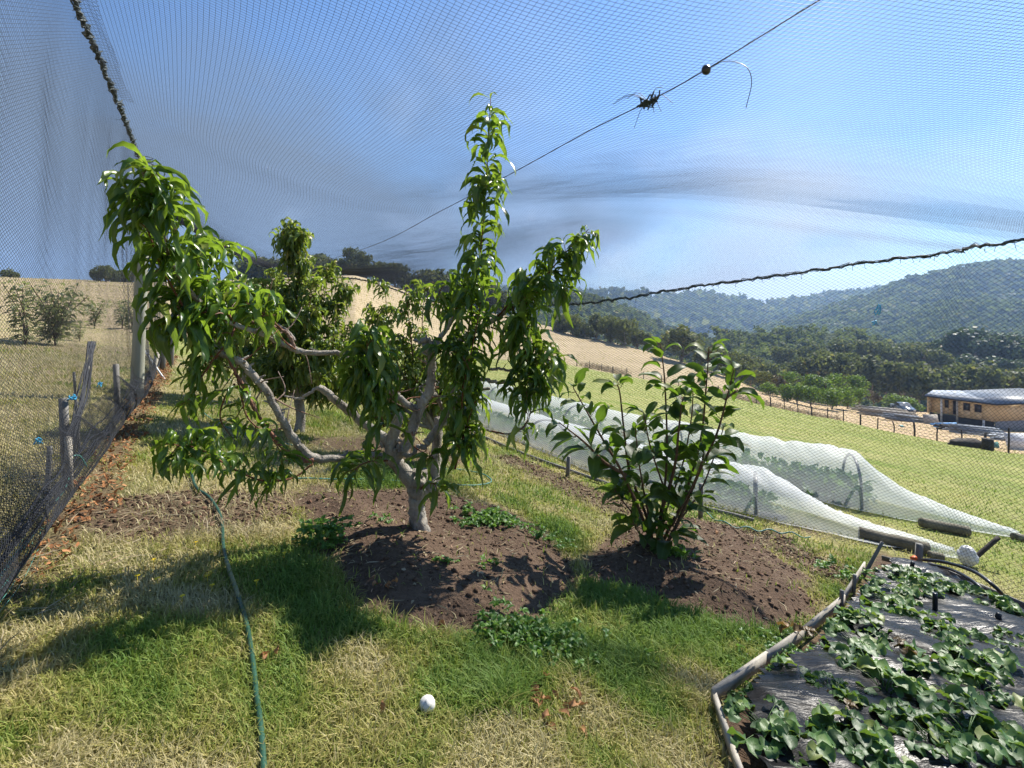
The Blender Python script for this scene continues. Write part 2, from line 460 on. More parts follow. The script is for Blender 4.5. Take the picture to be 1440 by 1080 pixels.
M['rust'] = simple('rusty_steel', (.16, .06, .03), (.08, .035, .02), 6, .8, .2)
M['greygear'] = simple('grey_gear', (.3, .33, .36), (.16, .18, .2), 5, .6, .4)

# grass blades
m, nt, out = nmat('grass_blade'); t = attr(nt, 'tint'); rb = attr(nt, 'rib')
c = ramp(nt, t, [(0, (.075, .185, .015)), (.35, (.18, .26, .035)), (.6, (.33, .31, .075)), (.8, (.44, .36, .15)), (1, (.56, .47, .27))])
c = mixc(nt, math_(nt, 'MULTIPLY', rb, .25), c, (.45, .45, .18))
princ(nt, out, c, .6, .25, transl=.35, tcol=mixc(nt, .4, c, (.35, .45, .06)))
M['grass'] = m

# ground: land cover comes from attributes on the terrain mesh
m, nt, out = nmat('ground_cover'); v = pos(nt)
n1 = noise_(nt, v, 1.1, 6, .6); n2 = noise_(nt, v, 9, 6, .65); n3 = noise_(nt, v, 60, 5, .7); n4 = noise_(nt, v, .12, 6, .6)
mpg = nt.nodes.new('ShaderNodeMapping'); mpg.inputs['Rotation'].default_value = (0, 0, .55); mpg.inputs['Scale'].default_value = (.15, 1.6, 1)
nt.links.new(v, mpg.inputs[0]); n5 = noise_(nt, mpg.outputs[0], .55, 4, .55)
straw = mixc(nt, ramp(nt, n3, [(.35, 0.), (.65, 1.)]), (.26, .2, .1), (.48, .4, .22))
green = mixc(nt, ramp(nt, n3, [(.35, 0.), (.65, 1.)]), (.09, .12, .025), (.22, .25, .06))
g = mixc(nt, ramp(nt, math_(nt, 'ADD', math_(nt, 'MULTIPLY', n1, .6), math_(nt, 'MULTIPLY', n2, .4)), [(.4, 0.), (.58, 1.)]), green, straw)
lush = mixc(nt, n3, (.05, .11, .015), (.14, .21, .04))
g = mixc(nt, attr(nt, 'lush'), g, lush)
soil = mixc(nt, ramp(nt, n3, [(.3, 0.), (.7, 1.)]), (.07, .046, .031), (.175, .118, .082))
soil = mixc(nt, math_(nt, 'MULTIPLY', ramp(nt, n2, [(.45, 0.), (.75, 1.)]), .6), soil, (.2, .14, .095))
g = mixc(nt, attr(nt, 'soil'), g, soil)
pad = mixc(nt, ramp(nt, n5, [(.35, 0.), (.65, 1.)]), (.135, .185, .035), (.25, .26, .08))
pad = mixc(nt, ramp(nt, math_(nt, 'ADD', math_(nt, 'MULTIPLY', n1, .5), math_(nt, 'MULTIPLY', n2, .5)), [(.42, 0.), (.68, .75)]), pad, (.36, .31, .15))
g = mixc(nt, attr(nt, 'pad'), g, pad)
dry = mixc(nt, ramp(nt, n5, [(.3, 0.), (.7, 1.)]), (.3, .23, .135), (.44, .35, .22))
dry = mixc(nt, math_(nt, 'MULTIPLY', ramp(nt, n4, [(.45, 0.), (.7, 1.)]), .7), dry, (.3, .24, .14))
dry = mixc(nt, math_(nt, 'MULTIPLY', n2, .3), dry, (.2, .15, .09))
g = mixc(nt, attr(nt, 'dry'), g, dry)
yard = mixc(nt, n1, (.36, .26, .15), (.46, .34, .21))
g = mixc(nt, attr(nt, 'yard'), g, yard)
princ(nt, out, g, .95, .08, bump=math_(nt, 'ADD', n2, n3), bstr=.9, bdist=.02)
M['ground'] = m

# hills
def hillmat(name, a, b, c=None):
    m, nt, out = nmat(name); v = pos(nt)
    f = noise_(nt, v, .06, 6, .7); f2 = noise_(nt, v, .012, 4)
    col = mixc(nt, ramp(nt, f, [(.35, 0.), (.65, 1.)]), a, b)
    if c: col = mixc(nt, ramp(nt, f2, [(.45, 0.), (.6, 1.)]), col, c)
    princ(nt, out, col, .95, .05, bump=f, bstr=1, bdist=6)
    return m
M['hill'] = hillmat('forest_hill', (.04, .05, .018), (.08, .1, .035))
M['hilldry'] = hillmat('dry_hill', (.34, .27, .17), (.46, .38, .25))

# white garden mesh: woven fabric, mostly holes
m, nt, out = nmat('white_garden_mesh'); v = objco(nt)
nz = noise_(nt, v, 3.0, 5, .6)
p = nt.nodes.new('ShaderNodeBsdfPrincipled'); p.inputs['Base Color'].default_value = (.7, .72, .74, 1); p.inputs['Roughness'].default_value = .6
tl = nt.nodes.new('ShaderNodeBsdfTranslucent'); tl.inputs[0].default_value = (.72, .75, .78, 1)
tr = nt.nodes.new('ShaderNodeBsdfTransparent')
mx = nt.nodes.new('ShaderNodeMixShader'); mx.inputs[0].default_value = .45; nt.links.new(p.outputs[0], mx.inputs[1]); nt.links.new(tl.outputs[0], mx.inputs[2])
cov = math_(nt, 'ADD', math_(nt, 'MULTIPLY', nz, .3), MESHCOV, clamp=True)
m2 = nt.nodes.new('ShaderNodeMixShader'); nt.links.new(cov, m2.inputs[0]); nt.links.new(tr.outputs[0], m2.inputs[1]); nt.links.new(mx.outputs[0], m2.inputs[2])
nt.links.new(m2.outputs[0], out.inputs[0]); M['mesh'] = m

# black weed film
m, nt, out = nmat('black_mulch_film'); v = objco(nt)
mp = nt.nodes.new('ShaderNodeMapping'); mp.inputs['Rotation'].default_value = (0, 0, .7); mp.inputs['Scale'].default_value = (1, 4, 1); nt.links.new(v, mp.inputs[0])
n1 = noise_(nt, mp.outputs[0], 4, 5, .55, .6); n2 = noise_(nt, v, 14, 4)
dust = ramp(nt, noise_(nt, v, 5, 6, .7), [(.5, 0.), (.8, 1.)])
c = mixc(nt, math_(nt, 'MULTIPLY', dust, .3), (.008, .008, .009), (.1, .09, .08))
princ(nt, out, c, ramp(nt, n2, [(.3, .22), (.7, .42)]), .1, bump=math_(nt, 'ADD', n1, math_(nt, 'MULTIPLY', n2, .12)), bstr=.55, bdist=.03)
M['film'] = m
# white mesh: constant weave coverage
# ------------------------------------------------------------------ camera, light, sky
cam = bpy.data.cameras.new('camera'); co = bpy.data.objects.new('camera', cam); COL.objects.link(co)
co.location = (0, 0, EYE); co.rotation_euler = (math.radians(90), 0, 0)
cam.lens = 18; cam.sensor_width = 36; cam.shift_y = -(540 - HY) / 1440.0
cam.clip_start = .05; cam.clip_end = 8000
sc.camera = co
sd = Vector((math.sin(SUN_AZ) * math.cos(SUN_EL), math.cos(SUN_AZ) * math.cos(SUN_EL), math.sin(SUN_EL)))
sl = bpy.data.lights.new('sun', 'SUN'); sl.energy = 5.0; sl.angle = math.radians(.55); sl.color = (1, .95, .86)
so = bpy.data.objects.new('sun', sl); COL.objects.link(so); so.rotation_euler = (-sd).to_track_quat('-Z', 'Y').to_euler()

w = bpy.data.worlds.new('World'); sc.world = w; w.use_nodes = True
nt = w.node_tree; nt.nodes.clear()
wo = nt.nodes.new('ShaderNodeOutputWorld'); bg = nt.nodes.new('ShaderNodeBackground'); bg.inputs[1].default_value = .09
sky = nt.nodes.new('ShaderNodeTexSky'); sky.sky_type = 'NISHITA'; sky.sun_disc = False
sky.sun_elevation = SUN_EL; sky.sun_rotation = SUN_AZ; sky.altitude = 200; sky.air_density = 1.0; sky.dust_density = .15; sky.ozone_density = 2.0
tc = nt.nodes.new('ShaderNodeTexCoord')
sp = nt.nodes.new('ShaderNodeSeparateXYZ'); nt.links.new(tc.outputs['Generated'], sp.inputs[0])
zz = math_(nt, 'ADD', math_(nt, 'MAXIMUM', sp.outputs[2], 0.0), .6)
cb = nt.nodes.new('ShaderNodeCombineXYZ')
nt.links.new(math_(nt, 'DIVIDE', sp.outputs[0], zz), cb.inputs[0]); nt.links.new(math_(nt, 'DIVIDE', sp.outputs[1], zz), cb.inputs[1])
nA = noise_(nt, cb.outputs[0], 2.1, 5, .45, .2); nB = noise_(nt, cb.outputs[0], 3.0, 5, .5, .2)
# cloud cover thins with elevation and away from the west (-X) side
elev = sp.outputs[2]
cover = math_(nt, 'ADD', math_(nt, 'MULTIPLY', elev, -1.0), math_(nt, 'MULTIPLY', sp.outputs[0], -.36))
cover = math_(nt, 'ADD', cover, math_(nt, 'ADD', math_(nt, 'MULTIPLY', nA, 1.3), -.06))
mask = ramp(nt, cover, [(.08, 0.), (.5, .95)])
# sun side of the sky has paler, thinner cloud than the far side
side = ramp(nt, math_(nt, 'ADD', math_(nt, 'MULTIPLY', sp.outputs[0], 1.35), math_(nt, 'ADD', .36, math_(nt, 'MULTIPLY', math_(nt, 'ADD', nB, -.47), 2.1))),
            [(.18, (1.3, 1.7, 2.3)), (.42, (2.0, 2.6, 3.6)), (.62, (2.7, 3.5, 5.0)), (.85, (4.6, 5.2, 6.2))])
skyc = nt.nodes.new('ShaderNodeMix'); skyc.data_type = 'RGBA'; skyc.blend_type = 'MULTIPLY'; skyc.inputs[0].default_value = 1
nt.links.new(sky.outputs[0], skyc.inputs[6]); skyc.inputs[7].default_value = (.66, .84, 1.02, 1)
cc = mixc(nt, mask, skyc.outputs[2], side)
nt.links.new(cc, bg.inputs[0]); nt.links.new(bg.outputs[0], wo.inputs[0])
sc.view_settings.view_transform = 'Standard'; sc.view_settings.look = 'None'; sc.view_settings.gamma = 1; sc.view_settings.exposure = 1.1

# ------------------------------------------------------------------ terrain mesh (one sheet, finest near the viewpoint)
az = np.concatenate([np.linspace(-62, 62, 640), np.linspace(66, 294, 58)]) * math.pi / 180
r = np.geomspace(.25, 340, 330)
A, RR = np.meshgrid(az, r, indexing='ij')
X, Y = RR * np.sin(A), RR * np.cos(A)
Z = hfull(X.ravel(), Y.ravel()).reshape(X.shape)
na, nr = X.shape
idx = np.arange(na * nr).reshape(na, nr); jn = np.roll(idx, -1, 0)
Q = np.stack([idx[:, :-1], idx[:, 1:], jn[:, 1:], jn[:, :-1]], -1).reshape(-1, 4)[:, ::-1]
tm = MB(); tm.add(np.stack([X, Y, Z], -1), Q)
c0 = na * nr; tm.add([[0, 0, HF(0, 0)]]); tm.t.append(np.array([[c0, jn[i, 0], idx[i, 0]] for i in range(na)])[:, ::-1])
ter = tm.build('ground', M['ground']); tag(ter, 'sloping garden ground of dry lawn, bare soil, green paddock and straw coloured hill', 'ground', kind='structure')
xf, yf = np.append(X.ravel(), 0), np.append(Y.ravel(), 0)
def masks(x, y):
    jit = .22 * (fbm(x * 4, y * 4, 21) - .47)
    near = (np.abs(x) < 10) & (y > -4) & (y < 12)
    soil = np.zeros_like(x); lush = np.zeros_like(x); chip = np.zeros_like(x)
    xn, yn, jn_ = x[near], y[near], jit[near]
    s = np.zeros_like(xn)
    for p in (MOUND1, MOUND2): s = np.maximum(s, sstep(-.06, .06, sdf(p, xn, yn) + jn_ * 1.1))
    for p in BARE: s = np.maximum(s, .9 * sstep(-.08, .12, sdf(p, xn, yn) + jn_ * 1.6))
    s = np.maximum(s, sstep(-.02, .02, sdf(BED, xn, yn)))
    cp = sstep(-.08, .1, sdf(CHIPS, xn, yn) + jn_)
    s = np.maximum(s, .8 * cp)
    l = np.zeros_like(xn)
    for p in LUSH: l = np.maximum(l, sstep(-.15, .25, sdf(p, xn, yn) + jn_ * 2.2))
    soil[near] = s; lush[near] = l * (1 - s); chip[near] = cp
    return soil, lush, chip
soil, lush, chip = masks(xf, yf)
ys = np.maximum(yf, .5); pxv = CX + xf / ys * F
fd = fence_d(np.clip(pxv, -400, 1900))
jl = 1 + .1 * (fbm(xf / 3, yf / 3, 31) - .5)
dry = sstep(.98, 1.02, yf / fd * jl) * (yf > 4)
yard = dry * sstep(1000, 1100, pxv) * (yf < fd * 2.4)
wallb = -.63
b_ = .858 * xf + .513 * yf
pad = np.maximum(sstep(3.9, 4.6, b_), sstep(9, 12, yf)) * (1 - dry) * (yf > 0)
outleft = sstep(.75, 1.3, -b_)
pad = pad * (1 - outleft); dry = np.maximum(dry, outleft * .75 * (.5 + fbm(xf * .8, yf * .8, 33)))
for nm, arr in (('soil', soil), ('lush', lush), ('dry', dry), ('pad', pad), ('yard', yard)):
    a = ter.data.attributes.new(nm, 'FLOAT', 'POINT'); a.data.foreach_set('value', arr.astype(np.float32))

# ------------------------------------------------------------------ far hills and forest
def blob_cards(n, size, flat=.8, rad=1.0, lumps=7, rs=None):
    """leaf clump quads spread through a lumpy crown of unit radius centred on the origin"""
    rs = rs or R
    cen = rs.normal(size=(lumps, 3)); cen = cen / np.linalg.norm(cen, axis=1, keepdims=True) * rs.uniform(.25, .72, (lumps, 1)); cen[:, 2] *= flat
    rr = rs.uniform(.3, .5, lumps)
    k = rs.integers(0, lumps, n)
    d = norm(rs.normal(size=(n, 3)))
    p = cen[k] + d * (rr[k] * rs.uniform(.65, 1.08, n))[:, None]
    p[:, 2] *= flat
    nrm = norm(d + .55 * rs.normal(size=(n, 3)))
    t1 = norm(np.cross(nrm, rs.normal(size=(n, 3)))); t2 = np.cross(nrm, t1)
    s = size * rs.uniform(.6, 1.35, n)[:, None]
    V = np.stack([p - t1 * s - t2 * s * .3, p + t1 * s * .2 - t2 * s * .8, p + t1 * s + t2 * s * .3, p - t1 * s * .2 + t2 * s * .8], 1) * rad
    tint = np.clip(.45 + .3 * rs.normal(size=n) + .25 * (rs.uniform(size=lumps)[k] - .5), 0, 1)
    return V.reshape(-1, 3), np.arange(n * 4).reshape(n, 4), np.repeat(tint, 4)

def hill(name, sky_, Dt, Df, pyf, Db, label, mat, amp, trees=0, tsize=5, cards=20, dens_lo=0.0, lower=0.0, dry_fn=None):
    sk = np.array(sky_, float)
    px = np.linspace(sk[0, 0], sk[-1, 0], 150); py = np.interp(px, sk[:, 0], sk[:, 1]) + lower
    rows = 46; V = np.zeros((150, rows + 8, 3))
    u = (px - CX) / F
    zt = EYE - (py - HY) / F * Dt; zf = EYE - (pyf - HY) / F * Df
    def surf(uu, zt_, t):
        d = Df + (Dt - Df) * t
        z = zf + (zt_ - zf) * (t ** 1.05)
        x = uu * d
        z = z + amp * np.sin(np.pi * np.clip(t, 0, 1)) * (fbm(x / (Dt * .12), d / (Dt * .12), 41) - .5) * 2
        return x, d, z
    for j in range(rows):
        t = j / (rows - 1)
        x, d, z = surf(u, zt, t); V[:, j] = np.stack([x, np.full_like(x, d), z], -1)
    for j in range(8):
        t = (j + 1) / 8; d = Dt + (Db - Dt) * t
        V[:, rows + j] = np.stack([u * d, np.full_like(u, d), zt - (zt - zf) * t ** 1.5], -1)
    idx = np.arange(150 * (rows + 8)).reshape(150, rows + 8)
    Q = np.stack([idx[:-1, :-1], idx[1:, :-1], idx[1:, 1:], idx[:-1, 1:]], -1).reshape(-1, 4)
    mb = MB(); mb.add(V, Q); o = mb.build(name, mat); tag(o, label, 'hill', kind='structure')
    if trees:
        fm = MB()
        protos = [blob_cards(cards, .26 * (30 / cards) ** .5, .75, 1.0, 5) for _ in range(6)]
        tt = R.uniform(dens_lo, 1.0, trees) ** .8; k = R.uniform(0, 149, trees)
        uu = np.interp(k, np.arange(150), u); zz_ = np.interp(k, np.arange(150), zt)
        x, d, z = surf(uu, zz_, tt)
        for i in range(trees):
            if dry_fn is not None and dry_fn(CX + x[i] / d[i] * F, HY - (z[i] - EYE) / d[i] * F): continue
            v, q, tn = protos[i % 6]
            s = tsize * R.uniform(.7, 1.35); a = R.uniform(0, 6.28)
            ca, sa = math.cos(a), math.sin(a)
            vv = np.stack([v[:, 0] * ca - v[:, 1] * sa, v[:, 0] * sa + v[:, 1] * ca, v[:, 2]], -1) * s + np.array([x[i], d[i], z[i] + s * .55])
            fm.add(vv, q, tint=np.clip(tn + R.normal() * .16, 0, 1))
        f = fm.build('forest', M['forest'], smooth=False)
        tag(f, 'dense eucalypt forest canopy covering the ' + label.split(',')[0], 'forest', kind='stuff')
hill('hill', [(700, 405), (813, 411), (873, 409), (915, 413), (960, 415), (993, 410), (1043, 420), (1083, 426), (1110, 422), (1160, 415), (1213, 408), (1300, 398), (1500, 390)], 1250, 800, 500, 1600,
     'farthest blue ridge, closing the valley', M['hill'], 20, 2600, 14, 12, .25, 4)
hill('hill', [(1040, 480), (1073, 462), (1103, 453), (1160, 434), (1213, 418), (1250, 404), (1287, 391), (1333, 379), (1383, 368), (1440, 366), (1500, 362), (1580, 358)], 760, 460, 530, 1000,
     'tall dark hill, rising behind the house', M['hill'], 16, 3200, 8.5, 16, .2, 5)
hill('hill', [(700, 415), (760, 412), (807, 414), (833, 418), (880, 433), (923, 455), (960, 472), (1010, 490)], 480, 300, 540, 620,
     'green spur, behind the dry slope', M['hill'], 8, 1500, 5.5, 22, .15, 4)
hill('hill', [(1170, 480), (1247, 461), (1293, 436), (1330, 424), (1377, 419), (1440, 424), (1520, 430), (1600, 440)], 560, 330, 545, 700,
     'rounded wooded spur, in front of the tall hill', M['hill'], 8, 1700, 6, 24, .1, 5)
def dry1(px, py): return (1225 < px < 1345 and 483 < py < 497)
hill('hill', [(900, 500), (960, 482), (1010, 466), (1060, 462), (1130, 462), (1215, 463), (1240, 474), (1262, 486), (1300, 488), (1345, 490), (1400, 495), (1500, 500), (1600, 500)], 270, 165, 610, 340,
     'near forested rise, across the gully', M['hill'], 3, 950, 4.2, 60, .0, 6, None)
hill('hill', [(1200, 492), (1245, 484), (1290, 483), (1345, 486), (1400, 492), (1480, 500)], 330, 280, 540, 380,
     'small straw coloured clearing, between the woods', M['hilldry'], 1)

# ------------------------------------------------------------------ background trees (things)
def make_tree(name, label, cat, group, h, w, leaf, cards, csize, flat=.85, lumps=9, trunk_h=.3, multi=1, seed=0, crown_mat=None):
    """origin at the base; unit-true metres"""
    rs = np.random.default_rng(seed)
    root = thing(name, (0, 0, 0), label, cat, group)
    tb = MB()
    for k in range(multi):
        a = rs.uniform(0, 6.28); lean = rs.uniform(.02, .16) * h
        tip = np.array([math.cos(a) * lean, math.sin(a) * lean, h * .75])
        pts = spline([(0, 0, -.3), (tip[0] * .2, tip[1] * .2, h * trunk_h), tip], 4)
        tube(tb, pts, np.linspace(.035 * h, .01 * h, len(pts)), 6)
        for b in range(4):
            s = pts[len(pts) // 2 + b % 3]; a2 = rs.uniform(0, 6.28)
            e = s + np.array([math.cos(a2) * w * .3, math.sin(a2) * w * .3, h * rs.uniform(.12, .3)])
            tube(tb, spline([s, (s + e) / 2 + [0, 0, -.03 * h], e], 3), np.linspace(.014 * h, .005 * h, 7), 5)
    tb.build('trunk', M['gumbark'], root)
    cb_ = MB()
    v, q, tn = blob_cards(cards, csize, flat, 1.0, lumps, rs)
    ch = h * (1 - trunk_h)
    zmin = v[:, 2].min(); zmax = v[:, 2].max()
    v = v * np.array([w / 2 / .95, w / 2 / .95, 1]); v[:, 2] = trunk_h * h * .8 + (v[:, 2] - zmin) / (zmax - zmin) * (h - trunk_h * h * .8)
    cb_.add(v, q, tint=tn); cb_.build('crown', crown_mat or leaf, root, smooth=False)
    return root
def plant_tree(proto_list, i, px, pyb, d, hpx, used, label=None, group=None, sx=1.0):
    """stands a copy of a prototype on the terrain along the bearing of px at distance d; hpx its height in photo pixels"""
    x = (px - CX) / F * d
    zb = EYE - (pyb - HY) / F * d if pyb is not None else H(x, d)
    p, h0 = proto_list[i % len(proto_list)]
    s = hpx / F * d / h0
    rz = R.uniform(0, 6.28)
    if p.name not in used:
        used.add(p.name); p.location = (x, d, zb - .1); p.rotation_euler = (0, 0, rz); p.scale = (s * sx, s * sx, s)
        if label: p['label'] = label
        if group: p['group'] = group
        return p
    return dup(p, (x, d, zb - .1), rz, (s * sx, s * sx, s), label, group)
used = set()
GUM = [(make_tree('gum_tree', 'olive gum tree', 'tree', 'gum trees', 10, 9, M['bushleaf'], 1700, .08, .85, 13, .12, 2, 100 + k), 10) for k in range(4)]
TALL = [(make_tree('tall_gum_tree', 'tall gum tree', 'tree', 'gum trees', 14, 8, M['bushleaf'], 700, .085, .7, 9, .55, 1, 120 + k), 14) for k in range(2)]
SHRUB = [(make_tree('round_shrub', 'rounded bright green shrub', 'shrub', 'shrubs', 3, 3.6, M['greenbush'], 1300, .06, .8, 9, .05, 2, 140 + k), 3) for k in range(3)]
DARK = [(make_tree('dark_tree', 'dark green tree', 'tree', 'trees', 9, 9, M['darkbush'], 1500, .08, .8, 11, .15, 2, 160 + k), 9) for k in range(2)]
BROWN = [(make_tree('brown_shrub', 'brownish shrub', 'shrub', 'shrubs', 3, 3, M['brownbush'], 500, .08, .85, 7, .12, 2, 180), 3)]
YEL = [(make_tree('flowering_wattle', 'yellow green wattle bush', 'shrub', 'shrubs', 3, 3.4, leafmat('wattle_foliage', (.1, .13, .02), (.22, .23, .03), (.38, .34, .04), (.35, .35, .04), rough=.6, transl=.2), 900, .075, .85, 8, .08, 2, 190), 3)]
# skyline trees
for i, (px, pyb, d, h, sx) in enumerate([(132, 396, 103, 20, .9), (148, 398, 103, 27, .9), (166, 400, 105, 22, 1.0), (10, 394, 101, 19, 1.0), (185, 401, 107, 25, .9), (176, 400, 106, 18, 1.0), (141, 397, 103, 18, 1.0), (157, 399, 104, 22, .8), (22, 394, 101, 13, 1.1)]):
    plant_tree(GUM, i, px, pyb, d, h, used, 'dark gum tree on the skyline of the straw field beyond the net wall', 'gums on the straw field skyline', sx)
for i, (px, h) in enumerate([(345, 32), (362, 42), (382, 48), (402, 40), (420, 38), (440, 42), (462, 40), (478, 34), (500, 36), (540, 40), (556, 38), (574, 36), (590, 38), (604, 40), (618, 42), (632, 46), (646, 44), (660, 46), (676, 44), (690, 44), (706, 44)]):
    pyb = np.interp(px, [340, 500, 560, 640, 720], [402, 392, 404, 432, 448])
    plant_tree(GUM, i, px, pyb + R.uniform(-1, 6), 163 + R.uniform(-8, 6), h * R.uniform(.85, 1.1), used, 'olive gum in the line of trees along the crest behind the peach trees', 'gums along the hill crest', 1.5)
for i, (px, pyb, h) in enumerate([(494, 390, 44), (515, 391, 40)]):
    plant_tree(TALL, i, px, pyb, 158, h, used, ['tallest bare stemmed gum standing above the crest trees', 'slim bare stemmed gum beside the tallest one on the crest'][i], None)
for i, (px, pyb, d, h) in enumerate([(790, 476, 128, 36), (806, 478, 126, 38), (822, 482, 124, 34), (838, 480, 126, 42), (858, 486, 122, 44), (878, 490, 118, 44), (896, 492, 120, 36), (912, 496, 118, 30), (926, 498, 120, 22)]):
    plant_tree(GUM, i + 1, px, pyb, d, h, used, 'grey green gum in the row at the edge of the dry slope', 'gums edging the dry slope', .9)
plant_tree(GUM, 0, 958, 507, 104, 52, used, 'lone round headed gum standing on the dry slope', None, 1.35)
for i, (px, pyb, d, h) in enumerate([(985, 515, 100, 24), (1004, 517, 100, 30), (1020, 525, 96, 34), (1042, 538, 98, 34), (1048, 528, 110, 32), (1030, 535, 96, 26)]):
    plant_tree(GUM, i, px, pyb, d, h, used, 'small grey bush at the top of the dry bank', 'grey bushes on the dry bank', 1.1)
# shrubs behind the paddock fence
for i, (px, pyb, d, h, sx) in enumerate([(1082, 554, 84, 20, 1.1), (1108, 560, 80, 24, 1.1), (1121, 561, 79, 24, 1.05), (1140, 564, 78, 26, 1.1), (1170, 568, 76, 26, 1.3), (1192, 567, 80, 26, 1.1), (1208, 563, 84, 22, 1.0), (1160, 556, 86, 28, 1.3), (1136, 548, 88, 26, 1.3), (1110, 540, 92, 22, 1.2), (1205, 548, 92, 24, 1.2), (1180, 548, 92, 26, 1.2)]):
    plant_tree(SHRUB, i, px, pyb + 4, d, h + 2, used, 'rounded bright green shrub in the clump behind the paddock fence', 'bright shrubs behind the paddock fence', sx)
plant_tree(YEL, 0, 1074, 547, 92, 28, used, 'yellow green wattle bush at the near end of the shrub clump', None, 1.3)
plant_tree(BROWN, 0, 1096, 551, 86, 26, used, 'dry brown bush between the wattle and the bright shrubs', None, 1.0)
plant_tree(BROWN, 0, 1229, 566, 86, 16, used, 'low olive brown bush at the far end of the shrub clump', None, 1.4)
plant_tree(SHRUB, 0, 1262, 573, 92, 20, used, 'low dense green hedge bush behind the parked utility vehicle', None, 1.7)
plant_tree(SHRUB, 1, 1284, 577, 92, 18, used, 'low green hedge bush between the vehicle and the house', None, 1.6)
# gully trees behind the house and shrubs
k = 0
for px, pyb, d, h, sx in [(1030, 560, 150, 34, 1.2), (1055, 545, 140, 36, 1.1), (1080, 548, 135, 40, 1.2), (1105, 548, 135, 40, 1.2), (1128, 545, 130, 44, 1.2), (1150, 548, 128, 50, 1.2), (1172, 548, 128, 56, 1.2), (1200, 552, 124, 58, 1.2), (1225, 556, 122, 60, 1.2), (1248, 560, 120, 56, 1.3), (1270, 564, 118, 58, 1.2), (1292, 568, 116, 56, 1.3), (1318, 568, 115, 52, 1.4), (1345, 566, 115, 44, 1.5), (1375, 566, 114, 56, 1.4), (1402, 566, 114, 60, 1.4), (1430, 568, 114, 44, 1.3), (1455, 566, 114, 50, 1.3), (1100, 520, 180, 34, 1.2), (1140, 515, 180, 36, 1.2), (1180, 515, 180, 40, 1.2), (1220, 520, 175, 44, 1.2), (1260, 522, 172, 36, 1.3), (1295, 524, 168, 44, 1.3), (1322, 530, 165, 40, 1.2), (1300, 510, 200, 30, 1.2), (1275, 505, 210, 24, 1.1), (1060, 525, 170, 30, 1.2)]:
    plant_tree(GUM, k, px, pyb, d, h, used, 'olive gum crown in the wooded gully behind the shrubs and the house', 'gums in the gully', sx); k += 1
for i, (px, pyb, d, h, sx) in enumerate([(1345, 512, 190, 46, 1.1), (1372, 514, 185, 56, 1.2), (1395, 520, 178, 52, 1.3), (1420, 524, 176, 50, 1.2), (1445, 524, 176, 50, 1.3), (1360, 532, 170, 36, 1.3), (1405, 536, 160, 36, 1.4), (1440, 540, 160, 36, 1.3), (1385, 500, 215, 34, 1.2), (1425, 500, 215, 34, 1.2)]):
    plant_tree(DARK, i, px, pyb, d, h, used, 'dark green tree in the thick stand above the house roof', 'dark trees above the house', sx)
# ------------------------------------------------------------------ bird net enclosure
d_a = np.array([-.513, .858]); d_b = np.array([.858, .513])
S_ = .7
def AB(a, b): return d_a * a + d_b * b
WB = -.63                                   # offset of the net wall on the fence line
TOPZ = 3.93 * S_ + (EYE - 1.5 * S_)
def tri_strands(polylines, r):
    """polylines (L, n, 3) -> triangular prism strands"""
    Pn = np.asarray(polylines, float); L, n, _ = Pn.shape
    T = norm(np.gradient(Pn, axis=1))
    up = np.where(np.abs(T[..., 2:3]) > .8, np.array([1.0, .3, 0]), np.array([0, 0, 1.0]))
    A_ = norm(np.cross(T, up)); B_ = np.cross(A_, T)
    V = np.stack([Pn + B_ * r, Pn + (-.5 * B_ + .87 * A_) * r, Pn + (-.5 * B_ - .87 * A_) * r], 2)
    idx = np.arange(L * n * 3).reshape(L, n, 3)
    q = []
    for k in range(3):
        k2 = (k + 1) % 3
        q.append(np.stack([idx[:, :-1, k], idx[:, :-1, k2], idx[:, 1:, k2], idx[:, 1:, k]], -1).reshape(-1, 4))
    return V.reshape(-1, 3), np.concatenate(q)
def net(mb, fn, ns, nt_, r, ks=2, kt=2, diamond=False):
    """fn(s,t)->xyz on the unit square; strands along both ways (or diagonals)"""
    if not diamond:
        t = np.linspace(0, 1, nt_ + 1); s = np.linspace(0, 1, ns // ks + 1)
        Sg, Tg = np.meshgrid(s, t, indexing='xy'); mb.add(*tri_strands(fn(Sg, Tg), r))
        s = np.linspace(0, 1, ns + 1); t = np.linspace(0, 1, nt_ // kt + 1)
        Tg, Sg = np.meshgrid(t, s, indexing='xy'); mb.add(*tri_strands(fn(Sg, Tg), r))
    else:
        asp = ns / nt_
        for sg in (1, -1):
            c = np.arange(-nt_, ns + nt_ + 1) / ns          # s at t=0
            t0 = np.zeros_like(c); t1 = np.ones_like(c)
            sl_ = sg / asp
            # clip s = c + sl*t to [0,1]
            if sl_ > 0: t0 = np.maximum(t0, (0 - c) / sl_); t1 = np.minimum(t1, (1 - c) / sl_)
            else: t0 = np.maximum(t0, (1 - c) / sl_); t1 = np.minimum(t1, (0 - c) / sl_)
            ok = t1 - t0 > .01
            c, t0, t1 = c[ok], t0[ok], t1[ok]
            k = np.linspace(0, 1, 40)
            Tg = t0[:, None] + (t1 - t0)[:, None] * k; Sg = np.clip(c[:, None] + sl_ * Tg, 0, 1)
            mb.add(*tri_strands(fn(Sg, Tg), r))
def poly3(pts):
    p = spline(np.asarray(pts, float), 8)
    seg = np.concatenate([[0], np.cumsum(np.linalg.norm(np.diff(p, axis=0), axis=1))]); seg /= seg[-1]
    return lambda s: np.stack([np.interp(s, seg, p[:, k]) for k in range(3)], -1)

